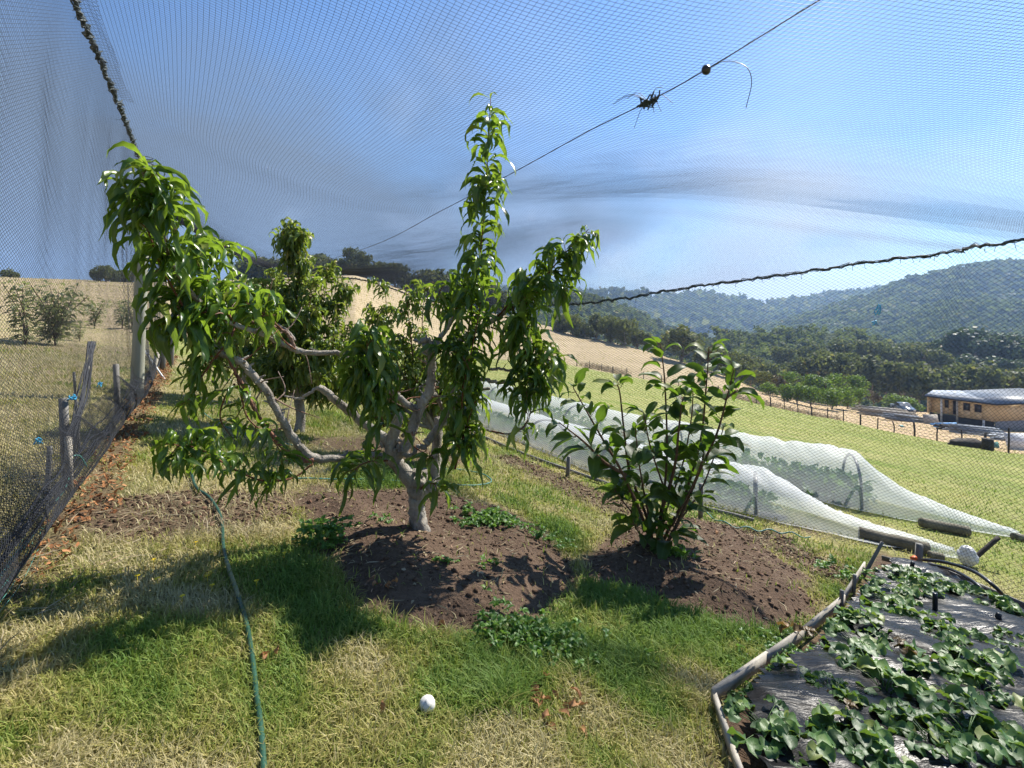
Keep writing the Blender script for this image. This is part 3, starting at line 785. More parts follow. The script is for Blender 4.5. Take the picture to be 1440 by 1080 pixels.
A_END = 12.6
BACK_POST = P(393, 383, 10.3)
CORN = P(640, 431, 6.3)
W = {k: P(px, py, y) for k, (px, py, y) in {'w1': (806, 428, 4.6), 'w2': (985, 402, 4.0), 'w4': (1293, 360, 3.3), 'w5': (1440, 338, 2.75), 'w6': (1950, 280, 2.5)}.items()}
L0 = np.array([*AB(-2.4, WB), TOPZ]); L1 = np.array([*AB(A_END, WB), EYE + 125 / 720 * AB(A_END, WB)[1]])
Lc = poly3([L0, [*AB(1.0, WB), TOPZ - .01], [*AB(5.2, WB), TOPZ], [*AB(9, WB), TOPZ - .1], L1])
Fc = poly3([L1, L1 * .45 + BACK_POST * .55 + [0, 0, -.12], BACK_POST, P(500, 392, 8.3), P(570, 412, 7.2), CORN])
Rc = poly3([[4.6, -1.0, 2.0], W['w6'], W['w5'], W['w4'], W['w2'], W['w1'], CORN])
Nc = poly3([L0, [1.5, -2.2, 2.55], [4.6, -1.0, 2.0]])
def roof(s, t):
    a = Lc(s); c = Rc(s); n = Nc(t); f = Fc(t)
    s_, t_ = s[..., None], t[..., None]
    p = (1 - t_) * a + t_ * c + (1 - s_) * n + s_ * f - ((1 - s_) * (1 - t_) * L0 + s_ * (1 - t_) * L1 + (1 - s_) * t_ * Nc(np.array(1.0)) + s_ * t_ * CORN)
    p[..., 2] += (-.10 * np.sin(np.pi * t) * np.clip(np.sin(np.pi * s), 0, 1) ** .6 + .035 * (fbm(s * 18, t * 9, 51) - .5) * np.sin(np.pi * t)) * (1 - sstep(.35, .85, t)) + .05 * np.sin(np.pi * t ** 1.5)
    return p
# the wire runs along the underside of the net, from the back post to beyond the near corner
S2, T2 = np.meshgrid(np.linspace(.15, 1, 700), np.linspace(.02, 1, 300), indexing='ij')
RP = roof(S2, T2).reshape(-1, 3); RP = RP[RP[:, 1] > .6]
qx, qy = CX + RP[:, 0] / RP[:, 1] * F, HY - (RP[:, 2] - EYE) / RP[:, 1] * F
wp = [BACK_POST]
for px, py in ((510, 350), (620, 296), (725, 240), (830, 182), (910, 143), (993, 97), (1075, 46), (1150, 0)):
    k = np.argmin((qx - px) ** 2 + (qy - py) ** 2); wp.append(P(px, py, RP[k, 1]))
wp.append(wp[-1] * 2 - wp[-2]); wp = np.array(wp)
wp[1:, 1] = np.polyval(np.polyfit(np.arange(1, len(wp)), wp[1:, 1], 3), np.arange(1, len(wp)))
WPX = [393, 510, 620, 725, 830, 910, 993, 1075, 1150, 1230]; WPY = [383, 350, 296, 240, 182, 143, 97, 46, 0, -50]
wp = np.array([P(a_, b_, y_) for a_, b_, y_ in zip(WPX, WPY, wp[:, 1])])
wire_fn = poly3(wp[::-1])
def wire_pt(t): return wire_fn(np.asarray(t, float)) - np.array([0, 0, .004])
WIRE0, WIRE1 = wp[-1], wp[0]
rootn = thing('bird_net', (*AB(5, WB), H(*AB(5, WB))), 'black bird netting canopy and walls hung over the fruit trees', 'net')
nb = MB(); net(nb, roof, 660, 262, .0008, 3, 2); nb.build('roof_panel', M['net'], rootn, smooth=False)
def lwall(s, t):
    top = Lc(s); a = -2.4 + s * (A_END + 2.4)
    gz = hz(d_a[0] * a + d_b[0] * WB, d_a[1] * a + d_b[1] * WB)
    bot = np.stack([d_a[0] * a + d_b[0] * WB, d_a[1] * a + d_b[1] * WB, gz + .02], -1)
    p = top * (1 - t[..., None]) + bot * t[..., None]
    bulge = -.09 * np.sin(np.pi * t) * (.4 + .9 * fbm(s * 9, t * 2.5, 61)) - .05 * (fbm(s * 40, t * 1.2, 63) - .45) * np.sin(np.pi * t)
    low = np.exp(-((t - .93) / .06) ** 2) * .14 * (fbm(s * 22, s * 3, 62) - .3)
    p[..., 0] += d_b[0] * (bulge + low); p[..., 1] += d_b[1] * (bulge + low)
    return p
nb = MB(); net(nb, lwall, 400, 150, .0008, 2, 3, diamond=True); nb.build('wall_panel', M['net'], rootn, smooth=False)
def bwall(s, t):
    top = Fc(s); gz = hz(top[..., 0], top[..., 1])
    p = top.copy(); p[..., 2] = top[..., 2] * (1 - t) + (gz + .03) * t
    p[..., 1] += .12 * np.sin(np.pi * t) * (fbm(s * 9, t * 3, 71) - .3)
    return p
nb = MB(); net(nb, bwall, 200, 56, .0008, 3, 3); nb.build('wall_panel', M['net'], rootn, smooth=False)
RB = [G(640, 600)[:2], G(720, 640)[:2], G(799, 668)[:2], G(985, 726)[:2], G(1215, 775)[:2], G(1293, 796)[:2], G(1440, 868)[:2]]
RB += [np.array([4.4, 2.4]), np.array([4.7, .9])]; RB = np.array(RB)[::-1]
segb = spline(RB, 6); cb0 = np.concatenate([[0], np.cumsum(np.linalg.norm(np.diff(segb, axis=0), axis=1))]); cb0 /= cb0[-1]
def rwall(s, t):
    top = Rc(.1 + s * .9)
    bx = np.interp(s, cb0, segb[:, 0]); by = np.interp(s, cb0, segb[:, 1])
    bot = np.stack([bx, by, hz(bx, by) + .03], -1)
    p = top * (1 - t[..., None]) + bot * t[..., None]
    p[..., 0] += .06 * np.sin(np.pi * t) * (fbm(s * 7, t * 3, 81) - .5); p[..., 1] += .06 * np.sin(np.pi * t) * (fbm(s * 7, t * 3, 82) - .5)
    return p
nb = MB(); net(nb, rwall, 260, 80, .0008, 2, 2, diamond=True); nb.build('wall_panel', M['net'], rootn, smooth=False)
# gathered seams, where roof and walls are laced together
def seam(fn, s0, s1, n, r, name, flap=0.0):
    mb = MB(); s = np.linspace(s0, s1, n); p = fn(s)
    p = p + .006 * R.normal(size=p.shape)
    tube(mb, p, r * (.8 + .5 * R.uniform(size=n)), 6)
    for ph in (0, 2.1, 4.2):
        q = p.copy(); k = np.arange(n) * 1.15 + ph
        q[:, 0] += np.cos(k) * r * 1.6; q[:, 2] += np.sin(k) * r * 1.6; q += .4 * r * R.normal(size=q.shape)
        tube(mb, q, r * .45, 4)
    for i in range(0, n, 2):
        e = p[i] + np.array([R.normal() * .02, R.normal() * .02, -R.uniform(.01, .05)])
        tube(mb, np.array([p[i], (p[i] + e) / 2 + .006 * R.normal(size=3), e]), .0016, 3)
    mb.build(name, M['netrope'], rootn)
seam(Lc, .02, 1, 360, .0125, 'laced_seam'); seam(Fc, 0, 1, 160, .008, 'laced_seam'); seam(Rc, .1, 1, 300, .0062, 'laced_seam')
# loose flap of roof net beside the wall seam
def flap(s, t):
    p = Lc(.1 + .4 * s); off = t * (.10 + .05 * fbm(s * 14, t, 91))
    p[..., 0] += d_b[0] * off; p[..., 1] += d_b[1] * off
    p[..., 2] -= off * (.25 + .5 * fbm(s * 10, t * 2 + 3, 92)) + .02
    return p
nb = MB(); net(nb, flap, 130, 4, .0009, 2, 1, diamond=True); nb.build('loose_flap', M['net'], rootn, smooth=False)
# gathered dark foot of the wall net
mb = MB()
for k in range(9):
    a = np.linspace(-1.6, A_END, 150)
    gx = d_a[0] * a + d_b[0] * (WB + .01 + .05 * R.uniform()); gy = d_a[1] * a + d_b[1] * (WB + .01 + .05 * R.uniform())
    lift = .03 + .30 * fbm(a * .9 + k * .15, a * 0 + k * .8, 95) ** 1.6 * (k / 8)
    gz = hz(gx, gy) + lift
    o = .05 * (fbm(a * 1.6, a * 0 + k * 3, 96) - .5)
    tube(mb, np.stack([gx + d_b[0] * o, gy + d_b[1] * o, gz], -1), .0035 + .003 * R.uniform(), 4)
mb.build('gathered_hem', M['net'], rootn)
def hem(s, t):
    a = -1.8 + s * 9.5
    z0 = hz(d_a[0] * a + d_b[0] * WB, d_a[1] * a + d_b[1] * WB)
    o = WB + .02 + .1 * np.sin(np.pi * t) * (.3 + fbm(s * 16, t * 2, 97)) + .05 * t
    hgt = .16 + .36 * fbm(s * 11, s * 0, 98)
    return np.stack([d_a[0] * a + d_b[0] * o, d_a[1] * a + d_b[1] * o, z0 + .01 + hgt * (1 - t)], -1)
nb = MB(); net(nb, hem, 340, 22, .0010, 2, 2, diamond=True); nb.build('lower_skirt', M['net'], rootn, smooth=False)

def wally(px):
    u = (px - CX) / F; return WB / (.858 * u + .513) - .02
mb = MB()
for k in range(22):
    q = [(130 + R.normal() * 3, 480), (118 + R.normal() * 4, 560), (100 + R.normal() * 4, 610), (94 + R.normal() * 3, 660), (88 + R.normal() * 5, 705), (70 + R.normal() * 8, 780)]
    d_ = [wally(c[0]) * (1 + .004 * R.normal()) for c in q]
    tube(mb, spline(np.array([P(c[0], c[1], d) for c, d in zip(q, d_)]), 6), .0016 + .0022 * R.uniform(), 4)
mb.build('gathered_fold', M['net'], rootn)
mb = MB(); tube(mb, wire_pt(np.linspace(0, 1, 50)), .0028, 5)
o = mb.build('support_wire', M['wire']); tag(o, 'thin steel wire slung under the net roof from near corner to back post', 'wire')
# insulator bead, knot of twine and loose wire end on it
kb = P(993, 97, 0); 
def on_wire(px):
    t = np.linspace(0, 1, 4000); p = wire_pt(t); q = CX + p[:, 0] / np.maximum(p[:, 1], .1) * F
    return p[np.argmin(np.abs(q - px))], norm(WIRE1 - WIRE0)
pb, tb_ = on_wire(993)
bead = MB(); rr = np.array([.004, .016, .021, .021, .016, .004]); tube(bead, pb + tb_ * np.linspace(-.02, .02, 6)[:, None], rr, 12)
o = bead.build('wire_strainer', M['blackplastic'], origin=pb); tag(o, 'small black oval strainer threaded on the overhead wire', 'wire strainer')
e = [pb, P(1020, 86, pb[1] - .02), P(1048, 93, pb[1] - .06), P(1057, 115, pb[1] - .08), P(1049, 152, pb[1] - .1)]
mb = MB(); tube(mb, spline(e, 8), .0016, 4); o = mb.build('loose_wire_end', M['wire']); tag(o, 'loose curling wire tail hanging from the black strainer', 'wire')
pk, _ = on_wire(912); mb = MB()
for k in range(26):
    c = pk + tb_ * R.uniform(-.05, .05); a = R.normal(size=3) * .014
    tube(mb, spline([c - a, c + R.normal(size=3) * .012, c + a], 4), .0035, 4)
for dx, dy in ((-45, -4), (-50, 2), (-20, 35), (18, 12), (20, -22), (-30, -6), (8, 14), (34, 0)):
    q = P(912 + dx, 145 + dy, pk[1]); tube(mb, spline([pk, (pk + q) / 2 + [0, 0, .02 + .02 * R.uniform()], q], 5), .0015, 3)
o = mb.build('net_tie', M['netrope'], origin=pk); tag(o, 'frayed dark knot of twine tying the net roof to the overhead wire', 'knot')

# ------------------------------------------------------------------ fence posts and stakes on the fence line
def post(name, px0, py0, px1, py1, r0, r1, mat, label, cat='post', group=None, d1=None, square=False, base=None):
    b = GF(px0, py0) if base is None else base; t = P(px1, py1, d1 or b[1])
    root = thing(name, b, label, cat, group)
    mb = MB(); n = 9
    pts = b + (t - b) * np.linspace(-.05, 1, n)[:, None]
    if square: beam(mb, pts[0], t, r0 * 2, r1 * 2, up=(.5, 1, 0))
    else: tube(mb, pts, np.linspace(r0, r1, n), 12, wob=.02)
    mb.build('shaft', mat, root)
    return root
pr = post('tall_post', 192, 562, 205, 236, .058, .052, M['postwood'], 'tall pale round post standing on the fence line under the net seam', 'post')
mb = MB(); 
for k in range(3): 
    b = GF(192, 562); z = TOPZ - .06 - .02 * k; an = np.linspace(0, 6.5, 20)
    tt = P(205, 222, b[1]); tube(mb, np.stack([tt[0] + .06 * np.cos(an), tt[1] + .06 * np.sin(an), np.full(20, tt[2] - .03 * k)], -1), .004, 4)
mb.build('lashing', M['netrope'], pr)
bp = post('back_post', 393, 520, 393, 383, .075, .07, M['postwood'], 'grey post with blue twine cap at the back of the net enclosure', 'post', base=np.array([BACK_POST[0], BACK_POST[1], H(BACK_POST[0], BACK_POST[1])]), d1=BACK_POST[1])
mb = MB(); 
for k in range(4):
    an = np.linspace(0, 6.5, 22); tube(mb, np.stack([BACK_POST[0] + .085 * np.cos(an), BACK_POST[1] + .085 * np.sin(an), np.full(22, BACK_POST[2] - .03 - .025 * k)], -1), .013, 4)
mb.build('twine_cap', M['bluetwine'], bp)
st = [((98, 690), (96, 614), .013, .012, 'pale lower timber stake with teal twine against the net wall', M['plank']),
      ((93, 668), (89, 560), .017, .016, 'dark square stake behind the net bunch beside the twined stake', M['wood']),
      ((112, 640), (104, 523), .009, .008, 'thin upright stick forked with a leaning one outside the net wall', M['wood']),
      ((104, 640), (124, 515), .008, .008, 'thin leaning stick crossing the upright one outside the net wall', M['wood']),
      ((166, 588), (163, 512), .017, .016, 'grey stake wrapped in net just in front of the tall pale post', M['wood']),
      ((66, 700), (70, 628), .012, .011, 'slanting grey stub leaning behind the lower net skirt', M['wood']),
      ((212, 534), (222, 496), .02, .018, 'short leaning grey stake just beyond the tall pale post', M['plank']),
      ((231, 533), (203, 493), .011, .011, 'thin white rod leaning on the net past the tall pale post', M['white']),
      ((240, 512), (243, 460), .03, .028, 'far grey fence stake near the end of the fence line', M['wood']),
      ((228, 520), (232, 462), .03, .026, 'far net covered stake before the last one on the fence line', M['wood'])]
for (a, b, r0, r1, lab, mt) in st: post('fence_stake', *a, *b, r0, r1, mt, lab, 'stake', square=(r0 > .012))
def tie(px, py, y, label, mat=None, dn=.03):
    c = P(px, py, y); mb = MB()
    for k in range(6):
        a = c + R.normal(size=3) * .007; e = c + np.array([R.normal() * .012, R.normal() * .01, -dn * R.uniform(.3, 1.2)])
        tube(mb, spline([a, (a + e) / 2 + R.normal(size=3) * .006, e], 4), .003, 4)
    o = mb.build('twine_tie', mat or M['bluetwine'], origin=c); tag(o, label, 'twine')
def wally(px):  # distance at which the bearing px meets the wall plane
    u = (px - CX) / F; return WB / (.858 * u + .513)
tie(140, 538, wally(140), 'blue twine tie on the net wall level with the net wrapped stake')
tie(56, 617, wally(56), 'blue twine tie knotted low on the net wall')
tie(104, 557, wally(104), 'tiny blue twine scrap on the leaning stick by the net wall', dn=.015)
tie(2, 826, wally(2), 'blue twine scrap at the foot of the net wall', dn=.02)
tie(1234, 431, 3.35, 'blue twine fleck caught in the net facing the hills', dn=.05)
tie(1229, 452, 3.35, 'lower blue twine fleck caught in the net facing the hills', dn=.02)
mb = MB()
for k in range(7):
    a = np.linspace(-.2, 2.6, 60); off = .05 + .05 * R.uniform(); h0 = .02 + .12 * R.uniform()
    x = d_a[0] * a + d_b[0] * (WB + off); y = d_a[1] * a + d_b[1] * (WB + off)
    tube(mb, np.stack([x + .01 * np.sin(a * 9 + k), y, hz(x, y) + h0 * (.5 + fbm(a * 1.7, a * 0 + k, 101))], -1), .0011, 4)
o = mb.build('twine_hank', M['tealtwine']); tag(o, 'tangle of teal twine along the foot of the net wall', 'twine')
b0 = GF(98, 690); mb = MB()
tube(mb, spline([P(98, 643, b0[1]), P(112, 641, b0[1] + .05), P(122, 656, b0[1] + .08)], 6), .004, 5); tube(mb, spline([P(98, 670, b0[1]), P(90, 690, b0[1] - .1), P(78, 705, b0[1] - .3)], 6), .003, 5)
o = mb.build('twine_loop', M['tealtwine']); tag(o, 'teal twine loop looped off the twined timber stake', 'twine')
# right-hand wall posts
for a, b, r, lab in [((798, 670), (800, 642), .014, 'thin stake on the net edge between the peach tree and the broad leaved shrub'),
                     ((985, 730), (986, 680), .016, 'grey stake on the net edge just behind the broad leaved shrub'),
                     ((1291, 800), (1293, 765), .018, 'square timber post at the far corner of the strawberry bed')]:
    post('net_stake', *a, *b, r, r, M['wood'], lab, 'stake', square=True)
post('leaning_pole', 1213, 812, 1241, 762, .011, .009, M['wood'], 'slim pole leaning up from the end of the bed edging', 'pole')
# ------------------------------------------------------------------ peach trees
def px3(pts, y0):
    """(px, py, depth offset) -> points"""
    return np.array([P(p[0], p[1], y0 + (p[2] if len(p) > 2 else 0)) for p in pts])
def shoot(lb, tb, pts, dens, L, Wd, spread=1.0, droop=1.25, r0=.006, r1=.002, side=0, reach=.12, red=0.0, start=.0):
    """a leafy shoot: stem, hanging leaves all round it and short side twigs"""
    p = spline(pts, 6); tube(tb, p, np.linspace(r0, r1, len(p)), 6, tint=red)
    ln = np.linalg.norm(np.diff(p, axis=0), axis=1).sum()
    def dress(p, n):
        b, T, s = along(p, n)
        k = s >= start; b, T, s = b[k], T[k], s[k]
        if len(b) == 0: return
        o = perp(T); d = norm(o * spread + T * .3 + np.array([0, 0, .35]))
        tip = np.clip((s - .85) / .15, 0, 1)
        sz = R.uniform(.5, 1.22, len(b)) * (1 - .35 * tip)
        tint = np.clip(R.normal(.45, .3, len(b)) + .35 * tip, 0, 1)
        leaves(lb, b + o * .004, d, L * sz, Wd * sz * R.uniform(.8, 1.15, len(b)), droop * R.uniform(.7, 1.3, len(b)), wave=.24, fold=R.uniform(.3, .85), tint=tint, curl=.7, pw=1.0, nseg=7)
    dress(p, int(dens * ln) + 4)
    for k in range(side):
        i = R.integers(int(len(p) * max(start, .05)), len(p) - 1); T = norm(p[min(i + 1, len(p) - 1)] - p[i])
        o = perp(T[None])[0]; l = reach * R.uniform(.6, 1.5)
        e = p[i] + o * l * .8 + T * l * .5 + np.array([0, 0, -.1 * l])
        q = spline([p[i], p[i] + o * l * .45 + T * l * .35 + [0, 0, .05 * l], e], 4)
        tube(tb, q, np.linspace(r1 * 1.2, r1 * .7, len(q)), 5, tint=red)
        dress(q, int(dens * l * 1.1) + 3)

Y0 = 2.66
mt = thing('peach_tree', GF(592, 757), 'large gnarled peach tree with bare grey limbs on the dark soil mound', 'tree')
tr = MB(); lf = MB(); tw = MB()
def limb(mb, pts, radii, y0=Y0, tint=0.0, k=6):
    p = px3(pts, y0); q = spline(np.hstack([p, np.array(radii)[:, None]]), k)
    tube(mb, q[:, :3] + .0022 * R.normal(size=(len(q), 3)), q[:, 3], 14, tint=tint, wob=.05)
    return q[:, :3]
limb(tr, [(593, 770), (592, 752), (588, 728), (586, 700), (588, 678), (592, 662, .02)], [.062, .052, .043, .042, .047, .04])
tr.build('trunk', M['bark'], mt)
bb = MB()
limb(bb, [(586, 690), (572, 668), (556, 650), (549, 628, -.02), (557, 600, -.04), (562, 580, -.05)], [.042, .04, .036, .033, .028, .02])
limb(bb, [(584, 680), (598, 690, .02), (610, 672, .05), (614, 640, .1), (616, 610, .14), (616, 588, .18)], [.03, .034, .03, .026, .024, .018])
A_ = limb(bb, [(556, 652), (535, 642, -.04), (520, 640, -.08), (480, 643, -.16), (438, 643, -.26), (412, 615, -.34), (395, 588, -.4), (378, 556, -.44), (354, 524, -.48), (336, 507, -.5), (310, 496, -.52), (285, 470, -.56), (262, 440, -.6)], [.02, .019, .019, .017, .019, .017, .0165, .016, .0155, .015, .012, .01, .008])
limb(bb, [(440, 646, -.27), (422, 646, -.3), (392, 623, -.36), (367, 590, -.42), (348, 556, -.46), (333, 527, -.5), (320, 500, -.52)], [.012, .011, .010, .009, .008, .007, .005], tint=.8)
limb(bb, [(552, 640), (547, 622, -.02), (515, 597, -.05), (480, 570, -.12), (462, 554, -.15), (447, 543, -.18)], [.024, .022, .021, .019, .018, .014])
limb(bb, [(447, 545, -.18), (430, 556, -.2), (418, 561, -.2), (400, 556, -.22)], [.008, .007, .006, .004])
E_ = limb(bb, [(592, 575, -.02), (575, 570, -.04), (558, 556, -.06), (548, 548, -.08), (500, 512, -.16), (478, 497, -.2), (436, 496, -.26), (415, 492, -.3), (395, 482, -.34), (370, 470, -.4), (345, 462, -.46), (325, 455, -.5), (300, 440, -.55), (274, 418, -.6), (250, 385, -.66), (228, 335, -.74), (212, 280, -.8), (196, 226, -.84)], [.018, .017, .016, .015, .013, .0125, .012, .013, .012, .011, .010, .0095, .009, .0085, .008, .007, .005, .003], tint=np.float64(.0))
limb(bb, [(414, 492, -.3), (408, 475, -.32), (398, 465, -.34), (372, 456, -.38), (346, 450, -.42)], [.009, .008, .007, .006, .005], tint=.5)
limb(bb, [(414, 480, -.3), (404, 466, -.3), (392, 458, -.3), (375, 448, -.3)], [.008, .0075, .007, .005])
C_ = limb(bb, [(558, 640), (572, 625, -.01), (582, 596, -.02), (594, 566, -.02), (603, 553, -.01), (607, 528), (607, 505), (604, 488)], [.03, .029, .027, .025, .026, .024, .022, .027])
limb(bb, [(604, 492), (622, 487), (638, 486, .02), (655, 474, .04), (668, 465, .05), (690, 452, .06), (708, 440, .08), (730, 426, .1), (745, 414, .1), (758, 398, .1)], [.022, .018, .0165, .016, .015, .014, .0135, .012, .011, .007])
limb(bb, [(606, 490), (616, 478, .02), (626, 466, .04), (634, 452, .05), (644, 436, .08), (652, 424, .1)], [.019, .014, .012, .011, .009, .007])
limb(bb, [(600, 560), (610, 556, .02), (616, 562, .05), (622, 574, .06), (630, 582, .08)], [.02, .016, .012, .01, .008])
limb(bb, [(598, 625), (606, 615, .02), (617, 600, .03), (627, 585, .04), (640, 566, .06), (652, 558, .08), (668, 550, .1), (690, 546, .1)], [.022, .021, .02, .018, .018, .017, .012, .008])
limb(bb, [(634, 575, .05), (636, 556, .08), (642, 532, .1), (650, 518, .12), (660, 506, .14)], [.013, .012, .011, .008, .005])
limb(bb, [(600, 630), (588, 628, -.02), (580, 640, -.03), (566, 640, -.03)], [.014, .013, .012, .01])
limb(bb, [(690, 520, .05), (702, 518, .05), (710, 520, .05), (726, 520, .07), (738, 514, .07)], [.008, .0075, .007, .006, .004])
limb(bb, [(668, 532, .05), (684, 534, .04), (702, 538, .02), (724, 536), (745, 524)], [.01, .01, .009, .008, .005])
limb(bb, [(636, 605, .05), (660, 600, .03), (690, 606, -.02), (716, 610, -.08), (738, 600, -.12), (748, 572, -.14)], [.006, .005, .0045, .004, .0035, .002])
limb(bb, [(746, 412, .1), (744, 396, .1), (740, 390, .1)], [.008, .007, .005], tint=.5)
# pruning stubs
for i in range(70):
    src = [A_, E_, C_][i % 3]; j = R.integers(4, len(src) - 2); p0 = src[j]; dd = norm(np.array([R.normal(), R.normal(), abs(R.normal()) * .8]))
    tube(bb, np.array([p0, p0 + dd * .022, p0 + dd * R.uniform(.03, .055)]), [.007, .005, .003], 6)
for i in range(26):
    p0 = P(601 + R.normal() * 7, 484 + R.normal() * 5, Y0); dd = norm(np.array([R.normal(), R.normal(), abs(R.normal())]))
    tube(bb, np.array([p0, p0 + dd * .03]), [.011, .004], 6)
for i in range(14):
    p0 = P(556 + R.normal() * 7, 628 + R.normal() * 12, Y0 - .03); dd = norm(np.array([R.normal(), -abs(R.normal()), R.normal()]))
    tube(bb, np.array([p0, p0 + dd * .03]), [.011, .006], 6)
for i in range(60):
    src = [A_, E_, C_][i % 3]; j = R.integers(6, len(src) - 2); p0 = src[j]; dd = norm(np.array([R.normal(), R.normal() * .7, R.normal() * .7 + .3])); l = R.uniform(.08, .22)
    tube(bb, spline([p0, p0 + dd * l * .5 + .02 * R.normal(size=3), p0 + dd * l + .03 * R.normal(size=3)], 4), np.linspace(.0042, .0016, 9), 5, tint=R.uniform(.3, .9))
bb.build('limbs', M['bark'], mt)
LP, WP = .19, .035
SH = [  # points (px,py,depth offset), leaves per metre, side twigs, reach, start
    ([(650, 600, .02), (652, 520, 0), (662, 440, -.02), (676, 350, -.03), (684, 250, -.05), (690, 138, -.06)], 130, 8, .04, 0.05),
    ([(655, 640, 0), (650, 560, -.05), (668, 470, -.08), (680, 400, -.08)], 62, 4, .06, 0),
    ([(640, 660, 0), (652, 610, -.03), (670, 560, -.05)], 62, 2, .06, 0),
    ([(300, 440, -.55), (262, 400, -.62), (232, 335, -.72), (212, 280, -.8), (196, 228, -.84)], 78, 12, .07, 0),
    ([(262, 440, -.6), (225, 370, -.72), (200, 300, -.8), (178, 250, -.84)], 49, 4, .06, .1),
    ([(330, 455, -.5), (296, 400, -.5), (270, 350, -.5), (284, 318, -.45)], 70, 7, .08, 0),
    ([(350, 460, -.35), (322, 420, -.3), (300, 372, -.25), (316, 345, -.2)], 65, 7, .08, 0),
    ([(300, 500, -.52), (272, 480, -.58), (256, 450, -.62), (250, 420, -.64)], 65, 6, .07, 0),
    ([(310, 496, -.52), (290, 520, -.55), (276, 545, -.58), (272, 570, -.6)], 62, 3, .06, 0),
    ([(333, 527, -.5), (340, 560, -.52), (350, 590, -.52), (380, 615, -.5), (398, 640, -.48)], 57, 5, .06, 0),
    ([(330, 540, -.5), (316, 560, -.55), (310, 590, -.56), (330, 620, -.54)], 49, 2, .05, 0),
    ([(440, 652, -.3), (412, 672, -.36), (370, 676, -.5), (330, 660, -.64), (290, 636, -.72), (256, 626, -.76), (240, 640, -.78)], 51, 5, .05, .12),
    ([(548, 548, -.1), (526, 500, -.22), (515, 476, -.3), (522, 462, -.32)], 78, 5, .06, .3),
    ([(520, 560, -.25), (518, 520, -.32), (516, 480, -.35)], 107, 7, .07, 0),
    ([(540, 600, -.2), (528, 560, -.3), (510, 520, -.34)], 74, 6, .07, 0),
    ([(545, 648, -.05), (525, 648, -.2), (505, 655, -.3), (496, 668, -.34)], 91, 3, .05, .4),
    ([(590, 690, -.02), (600, 680, -.1), (612, 682, -.14), (616, 700, -.16)], 99, 1, .03, .4),
    ([(600, 655, -.04), (606, 640, -.12), (612, 650, -.14)], 49, 1, .03, .3),
    ([(636, 605, 0), (640, 622, -.1), (648, 632, -.14)], 91, 3, .05, .2),
    ([(735, 424, .1), (770, 385, .08), (800, 350, .05), (828, 322, .02)], 95, 9, .06, .1),
    ([(745, 414, .1), (740, 396, .12), (736, 380, .12)], 45, 2, .05, 0),
    ([(700, 445, .06), (725, 420, 0), (760, 410, -.02), (790, 400, -.04)], 57, 7, .09, .1),
    ([(690, 460, .06), (720, 470, .05), (745, 480, .04), (760, 500, .02)], 57, 6, .09, 0),
    ([(738, 514, .05), (752, 500, .02), (770, 505, 0), (785, 520, 0)], 65, 5, .08, 0),
    ([(724, 536, 0), (740, 530, -.04), (760, 540, -.06), (775, 555, -.06)], 62, 4, .07, 0),
    ([(720, 430, .08), (735, 470, .0), (742, 520, -.05), (738, 550, -.06)], 62, 6, .07, .1),
    ([(690, 606, -.02), (716, 610, -.08), (738, 598, -.12), (744, 575, -.14)], 45, 2, .04, .4),
    ([(650, 425, .1), (640, 405, .12), (625, 400, .14), (604, 440, .12)], 45, 2, .05, .1),
    ([(636, 452, .05), (646, 420, .06), (654, 396, .05), (660, 372, .03)], 65, 4, .06, 0),
    ([(620, 487, .02), (648, 500, -.08), (660, 520, -.12)], 57, 3, .06, .2),
    ([(375, 448, -.3), (350, 420, -.25), (335, 405, -.2)], 62, 4, .06, 0),
    ([(398, 465, -.34), (370, 440, -.4), (345, 425, -.42)], 49, 4, .06, .2),
    ([(330, 460, -.5), (322, 480, -.55), (300, 505, -.58), (290, 525, -.6)], 57, 4, .06, .1),
]
for pts, dens, sd_, rc, st_ in SH:
    lowk = .74 if (np.mean([q[1] for q in pts]) > 490 and np.mean([q[0] for q in pts]) < 420) else 1.0
    if pts[0][:2] == (440, 652): lowk, dens, sd_ = .74, 125, 6
    elif lowk < 1: dens = int(dens * .75)
    shoot(lf, tw, px3(pts, Y0), dens, LP * lowk, WP * lowk, side=sd_, reach=rc, start=st_, r0=.005, r1=.0018, red=.55)
lf.build('foliage', M['peach'], mt); tw.build('twigs', M['twig'], mt)

def back_peach(base, tips, y, label, L=.12, dens=60, hub=None):
    b = GF(*base); y = b[1]; root = thing('peach_tree', b, label, 'tree', None)
    t = MB(); l = MB(); tw = MB(); br = MB()
    hubp = P(*(hub or (base[0], base[1] - 45)), y)
    tube(t, spline([b - [0, 0, .05], (b + hubp) / 2 + .01 * R.normal(size=3), hubp], 4), [.055, .05, .046, .044, .043, .042, .043, .044, .042], 10, wob=.05)
    for px, py, dy in tips:
        e = P(px, py, y + dy); m = hubp * .55 + e * .45; m[2] -= .12 * abs(e[0] - hubp[0]); m[0] += .25 * (e[0] - hubp[0])
        p = spline([hubp, hubp * .75 + m * .25, m], 4); tube(br, p, np.linspace(.028, .012, len(p)), 7, wob=.05)
        shoot(l, tw, [hubp * .4 + m * .6, m, m * .5 + e * .5 + .03 * R.normal(size=3), e], dens, L, L * .25, side=9, reach=.16, start=.0, r0=.009, r1=.002, red=.4)
    t.build('trunk', M['bark'], root); br.build('limbs', M['bark'], root); l.build('foliage', M['peach_far'], root); tw.build('twigs', M['twig'], root)
